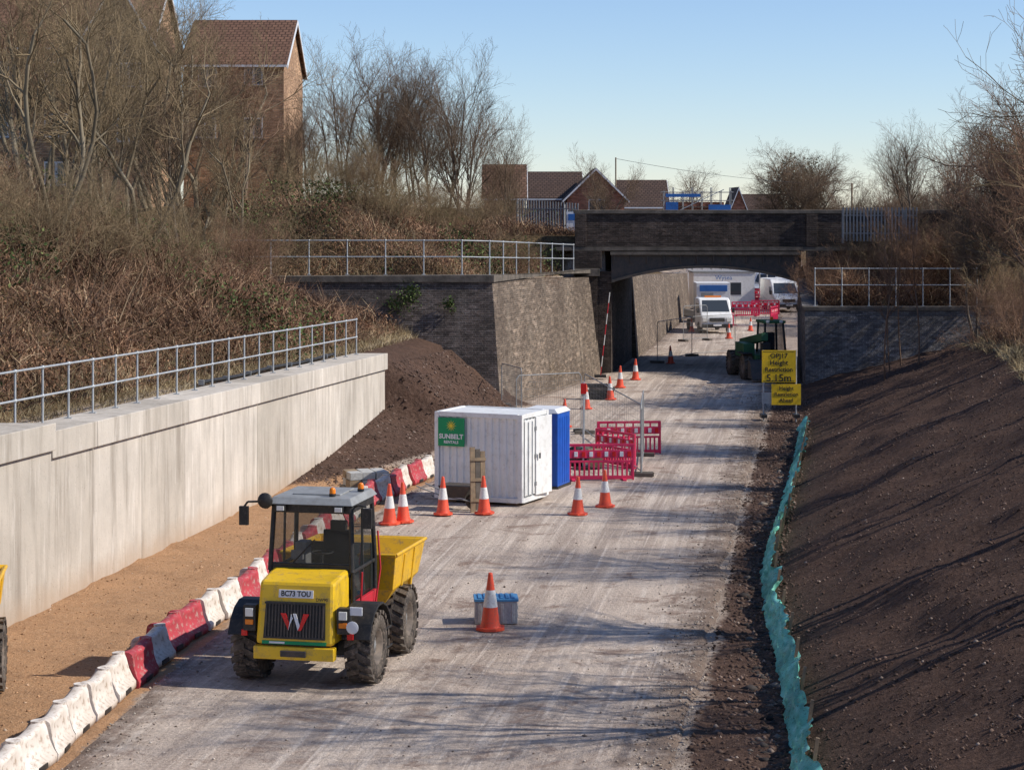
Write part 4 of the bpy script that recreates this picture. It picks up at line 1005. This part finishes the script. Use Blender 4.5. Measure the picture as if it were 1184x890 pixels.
for a in [(TA,55,60,7.0),(TH,-30,66,7.5),(TA,150,66,6.6),(TC,215,72,5.6),(TF,100,56,3.2),(TA,110,74,7.5),(TH,20,78,8),(TA,250,80,5.6),(TF,190,60,3),(TE,260,66,2.6),(TF,300,78,3.0),(TH,275,90,6.2),(TF,20,52,3.2),(TA,180,84,7.5),(TA,60,90,8.5),(TA,225,95,8.5),(TC,315,96,5.0)]:
    tree(a[0],'bare_tree' if a[3]>4.2 else 'bare_shrub',a[1],a[2],a[3],8 if a[3]>4.2 else 4)
for s_,x,D,h in [(TB,395,103,7.4),(TC,430,106,8.2),(TC,448,108,6.8),(TB,488,104,7.6),(TB,522,107,8.0),(TC,550,104,7.0),(TB,575,108,5.6),(TC,598,112,4.4),(TC,370,112,6.2)]:
    tree(s_,'bare_tree',x,D,h)
for x in range(330,650,20):
    D=random.uniform(84,100); tree(random.choice([TE,TF]),'bare_shrub',x,D,random.uniform(1.8,3.3)*(1 if x<560 else .6),4)
for s_,x,D,h in [(TC,700,135,6.0),(TG,778,200,7.5),(TG,640,180,5.5),(TG,905,215,8.0),(TG,925,220,10),(TG,918,224,9.5),(TG,940,216,8.6),(TC,985,170,5.5),(TC,1015,150,5.5),(TB,1045,140,6.5),(TC,1075,130,7)]:
    tree(s_,'bare_tree',x,D,h,wx=1.2 if D>210 else 1,z=(3.2 if D>160 else None))
for s_,x,D,h in [(TH,1182,70,6.8),(TC,1128,82,5.6),(TH,1098,92,5.4),(TC,1060,98,4.4),(TH,1212,62,6.8),(TC,1165,92,6.0)]:
    tree(s_,'bare_tree',x,D,h)
for x,D,h in [(1022,78,7.2),(1062,79,6.6),(1046,84,6.8),(1032,82,5.8)]: tree(TD,'young_tree',x,D,h)
for x,D,h in [(945,92,2.2),(970,91,2.0),(995,93,2.2),(1020,92,2.4),(1045,94,2.8),(1075,91,2.6),(1105,91,3.0),(1140,90,3.2),(1155,72,2.0),(1182,66,2.2),(1190,74,3.2),(940,90.5,1.6)]:
    tree(random.choice([TE,TE,TF]),'bare_shrub',x,D,h,4)
for X,Y,h,s_ in [(11.2,30,7,TA),(12.4,36,7.5,TH),(13.6,42,7,TB),(14.5,48,7,TC),(16.0,55,7,TH),(17.6,62,7,TB),(19.6,77,8.5,TG),(20.5,81,8.5,TG),(21.5,85,8,TG),(9.5,24,7,TC)]:
    tree(s_,'bare_tree',X,Y,h,px=False)
# ---------------------------------------------------------------- thickets (ribbons)
def ribbons(name,R,Dr,L,Wd,mat,bend=.25):
    n=len(R); Dr=Dr/np.linalg.norm(Dr,axis=1,keepdims=True)
    sd=np.cross(Dr,NR.normal(size=(n,3))); sd/=np.linalg.norm(sd,axis=1,keepdims=True)+1e-9
    L=L[:,None];Wd=Wd[:,None]; bv=NR.normal(size=(n,3))*bend; bv[:,2]-=bend*.6
    mid=R+Dr*L*.5+bv*L*.15; tip=R+Dr*L+bv*L
    v=np.stack([R-sd*Wd,R+sd*Wd,mid+sd*Wd*.7,mid-sd*Wd*.7,tip],1).reshape(-1,3)
    k=5*np.arange(n)[:,None]
    fast(name,v,[k+np.array([[0,1,2,3]]),k+np.array([[3,2,4]])],mat,rnd=np.repeat(NR.random(n),5))
def leaves(name,C,size,mat):
    n=len(C); a=NR.normal(size=(n,3));a/=np.linalg.norm(a,axis=1,keepdims=True); b=np.cross(a,NR.normal(size=(n,3)));b/=np.linalg.norm(b,axis=1,keepdims=True)
    s=size[:,None]; v=np.stack([C-a*s,C-b*s*.6,C+a*s,C+b*s*.6],1).reshape(-1,3)
    fast(name,v,[4*np.arange(n)[:,None]+np.array([[0,1,2,3]])],mat,rnd=np.repeat(NR.random(n),4))
bram=rndmat('bramble_stems',[(0,(.09,.052,.035)),(.4,(.20,.115,.072)),(.8,(.32,.195,.12)),(1,(.46,.35,.22))])
gras=rndmat('dead_grass',[(0,(.20,.145,.072)),(.6,(.41,.32,.185)),(1,(.56,.47,.30))])
ivy=rndmat('ivy_leaves',[(0,(.035,.06,.02)),(.6,(.08,.11,.035)),(1,(.15,.18,.065))])
dleaf=rndmat('dead_leaves',[(0,(.14,.07,.04)),(.6,(.26,.135,.076)),(1,(.40,.24,.14))])
def scat(n,side,ymin,ymax,omin,omax):
    Y=ymin+(ymax-ymin)*NR.random(n); o=omin+(omax-omin)*NR.random(n)
    X=XL(Y)-o if side<0 else XR(Y)+o
    return X,Y
def upd(n,h=.6):
    d=NR.normal(size=(n,3))*h; d[:,2]=np.abs(d[:,2])+.55; return d
n=160000; X,Y=scat(n,-1,34,101,1.7,13.5); keep=(np.abs(X)/Y<.29)&((Y<77.5)|(Y>79.6)); X=X[keep];Y=Y[keep];n=len(X)
cl=np.clip(.6+1.5*fbm(X,Y,.45),.12,1.8)*np.where(Y>78,.65,1)*np.clip((XL(Y)-X-1.2)/1.8,.25,1)
Z=hgt(X,Y); ribbons('bramble_thicket',np.stack([X,Y,Z+cl*.75*NR.random(n)],-1),upd(n,.8),(.35+.8*NR.random(n))*np.clip(cl,.4,1.3),.006+.010*NR.random(n),bram,.35)
n=60000; X,Y=scat(n,-1,36,100,1.8,13); keep=(np.abs(X)/Y<.29)&((Y<77.5)|(Y>79.8)); X=X[keep];Y=Y[keep];n=len(X)
leaves('bramble_leaves',np.stack([X,Y,hgt(X,Y)+.1+.9*NR.random(n)*np.clip(.5+fbm(X,Y,.45),.1,1.3)],-1),.02+.035*NR.random(n),dleaf)
n=42000; X,Y=scat(n,-1,36,101,1.2,12); m=(vn(X,Y,.35)>.10)&((Y<77.5)|(Y>79.6)); X=X[m];Y=Y[m];n=len(X)
leaves('ivy_undergrowth',np.stack([X,Y,hgt(X,Y)+.15+1.1*NR.random(n)],-1),.03+.05*NR.random(n),ivy)
cs=[]
for (x,D,z,r,k) in ((400,86,6.2,1.4,3200),(440,90,6.4,1.3,2600),(355,84,6.4,1.2,2400),(480,92,6.2,1.1,1800),(300,83,6.6,1.2,1800),(530,93,6.0,.9,1200)):
    d=NR.normal(size=(k,3)); d/=np.linalg.norm(d,axis=1,keepdims=True); rad=r*(.35+.65*NR.random(k)**.6)*(1+.45*np.sin(d[:,0]*5+x)*np.sin(d[:,2]*6+D))
    cs.append(np.array([XW(x,D),D,z])+d*rad[:,None]*np.array([1.2,1,.75]))
leaves('evergreen_bush',np.concatenate(cs),.035+.05*NR.random(sum(len(c) for c in cs)),ivy)
cs=[]
for (X_,Y_,z_,r_) in ((20.4,77,9.8,2.3),(21,81,9.5,2.4),(21.8,85,9.0,2.2),(20.2,78.5,7.0,1.8)):
    k=2600; d=NR.normal(size=(k,3)); d/=np.linalg.norm(d,axis=1,keepdims=True); rad=r_*NR.random(k)**.45*(1+.3*np.sin(d[:,0]*6+Y_))
    cs.append(np.array([X_,Y_,z_])+d*rad[:,None]*np.array([.8,1.0,1.1]))
C=np.concatenate(cs); C=C[C[:,0]/C[:,1]>.249]; leaves('offscreen_shade_foliage',C,.09+.09*NR.random(len(C)),ivy)  # unseen leaf masses, added to cast shade on the road before the bridge
k=5200; d=NR.normal(size=(k,3)); d/=np.linalg.norm(d,axis=1,keepdims=True); rad=3.3*NR.random(k)**.5*(1+.18*np.sin(d[:,0]*7)*np.sin(d[:,2]*5+1))
leaves('round_tree_crown',np.array([XW(921,220),220,9.8])+d*rad[:,None]*np.array([1.0,1,1.05]),.05+.10*NR.random(k),rndmat('distant_ivy',[(0,(.06,.055,.03)),(.6,(.11,.095,.05)),(1,(.18,.15,.09))]))
n=16000; X,Y=scat(n,-1,30,78,1.25,2.4); ribbons('verge_grass',np.stack([X,Y,hgt(X,Y)-.02],-1),upd(n,.4),.15+.3*NR.random(n),.004+.005*NR.random(n),gras,.4)
n=12000; X=-11+11*NR.random(n); Y=79+15*NR.random(n); X=np.minimum(X,XL(Y)-1.0); ribbons('verge_grass',np.stack([X,Y,hgt(X,Y)-.02],-1),upd(n,.5),.2+.5*NR.random(n),.006+.006*NR.random(n),gras,.4)
n=60000; X,Y=scat(n,1,46,87,6.8,14); keep=((X/Y)<.27)&(Y<86)&(vn(X,Y,.8)>-.22); X=X[keep];Y=Y[keep];n=len(X)
cl=np.clip(.6+1.2*fbm(X,Y,.5),.1,1.5)*np.clip((X-XR(Y)-6)/2,.2,1)*np.where(Y>76,.6,1)
ribbons('bramble_thicket',np.stack([X,Y,hgt(X,Y)+cl*.8*NR.random(n)],-1),upd(n,.7),(.35+.7*NR.random(n))*np.clip(cl,.4,1.2),.006+.010*NR.random(n),bram,.35)
n=44000; X,Y=scat(n,1,89.4,94,.8,8); cl=np.clip(.7+1.0*fbm(X,Y,.6),.2,1.4)
ribbons('bramble_thicket',np.stack([X,Y,hgt(X,Y)+cl*.8*NR.random(n)],-1),upd(n,.6),(.4+.8*NR.random(n))*cl,.007+.010*NR.random(n),bram,.3)
n=16000; X,Y=scat(n,1,46,84,6.2,8.2); m=vn(X,Y,.6)>.0; X=X[m];Y=Y[m];n=len(X)
ribbons('dead_grass_tufts',np.stack([X,Y,hgt(X,Y)-.02],-1),upd(n,.5),.15+.35*NR.random(n),.004+.005*NR.random(n),gras,.45)
cs=[]
for (x,y,r,k) in ((470,345,.45,300),(455,352,.3,120),(520,352,.25,140),(478,338,.3,120)):
    c=P(x,y,77.8); p=NR.normal(size=(k,3))*np.array([r*.5,.06,r*.5])+np.array(c); cs.append(p)
C=np.concatenate(cs); C[:,1]=np.minimum(C[:,1],77.80); leaves('wall_ivy',C,.035+.04*NR.random(len(C)),ivy)
n=60000; Y=np.concatenate([240+300*NR.random(n//2),120+60*NR.random(n//2)])
X=np.concatenate([Y[:n//2]*(-.27+.56*NR.random(n//2)),Y[n//2:]*(.17+.12*NR.random(n//2))])
cl=np.clip(.55+1.3*fbm(X,Y,.05)+.4*fbm(X,Y,.25),.1,1.3); hg=np.where(Y>200,4.6,4.2)*cl
Z=np.where(Y>200,3.4,hgt(X,Y))+hg*NR.random(n)
ribbons('distant_treeline',np.stack([X,Y,Z],-1),upd(n,.7),.8+1.2*NR.random(n),np.where(Y>200,.05,.02)*(.5+NR.random(n)),rndmat('distant_twigs',[(0,(.12,.09,.065)),(.6,(.19,.14,.10)),(.9,(.16,.15,.08)),(1,(.28,.22,.16))]),.3)
# ---------------------------------------------------------------- light, sky, camera
EL=math.radians(39); AZ=math.radians(-7)
wd=bpy.data.worlds.new('World'); sc.world=wd; wd.use_nodes=True; nt=wd.node_tree
bg=nt.nodes['Background']; sk=nt.nodes.new('ShaderNodeTexSky'); sk.sky_type='NISHITA'; sk.sun_disc=False
sk.sun_elevation=EL; sk.sun_rotation=math.pi/2-AZ; sk.air_density=.9; sk.dust_density=0.0; sk.ozone_density=4.0
c=mix(nt,1.0,sk.outputs[0],(.98,.98,1.08),'MULTIPLY')
nt.links.new(c,bg.inputs[0]); bg.inputs[1].default_value=.13
sl=bpy.data.lights.new('sun','SUN'); sl.energy=5.0; sl.angle=math.radians(.5); sl.color=(1,.94,.85)
so=bpy.data.objects.new('sun',sl); d=Vector((math.cos(EL)*math.cos(AZ),math.cos(EL)*math.sin(AZ),math.sin(EL)))
so.rotation_euler=d.to_track_quat('Z','Y').to_euler(); so.location=(30,10,40); link(so)
cam=bpy.data.cameras.new('camera'); cam.sensor_width=36; cam.lens=36*F/1184; cam.shift_y=-(445-HY)/1184; cam.clip_end=9000; cam.clip_start=.5
co=bpy.data.objects.new('camera',cam); co.location=(0,0,H); co.rotation_euler=(math.pi/2,0,0); link(co); sc.camera=co
sc.view_settings.view_transform='Standard'; sc.view_settings.look='None'; sc.view_settings.exposure=0
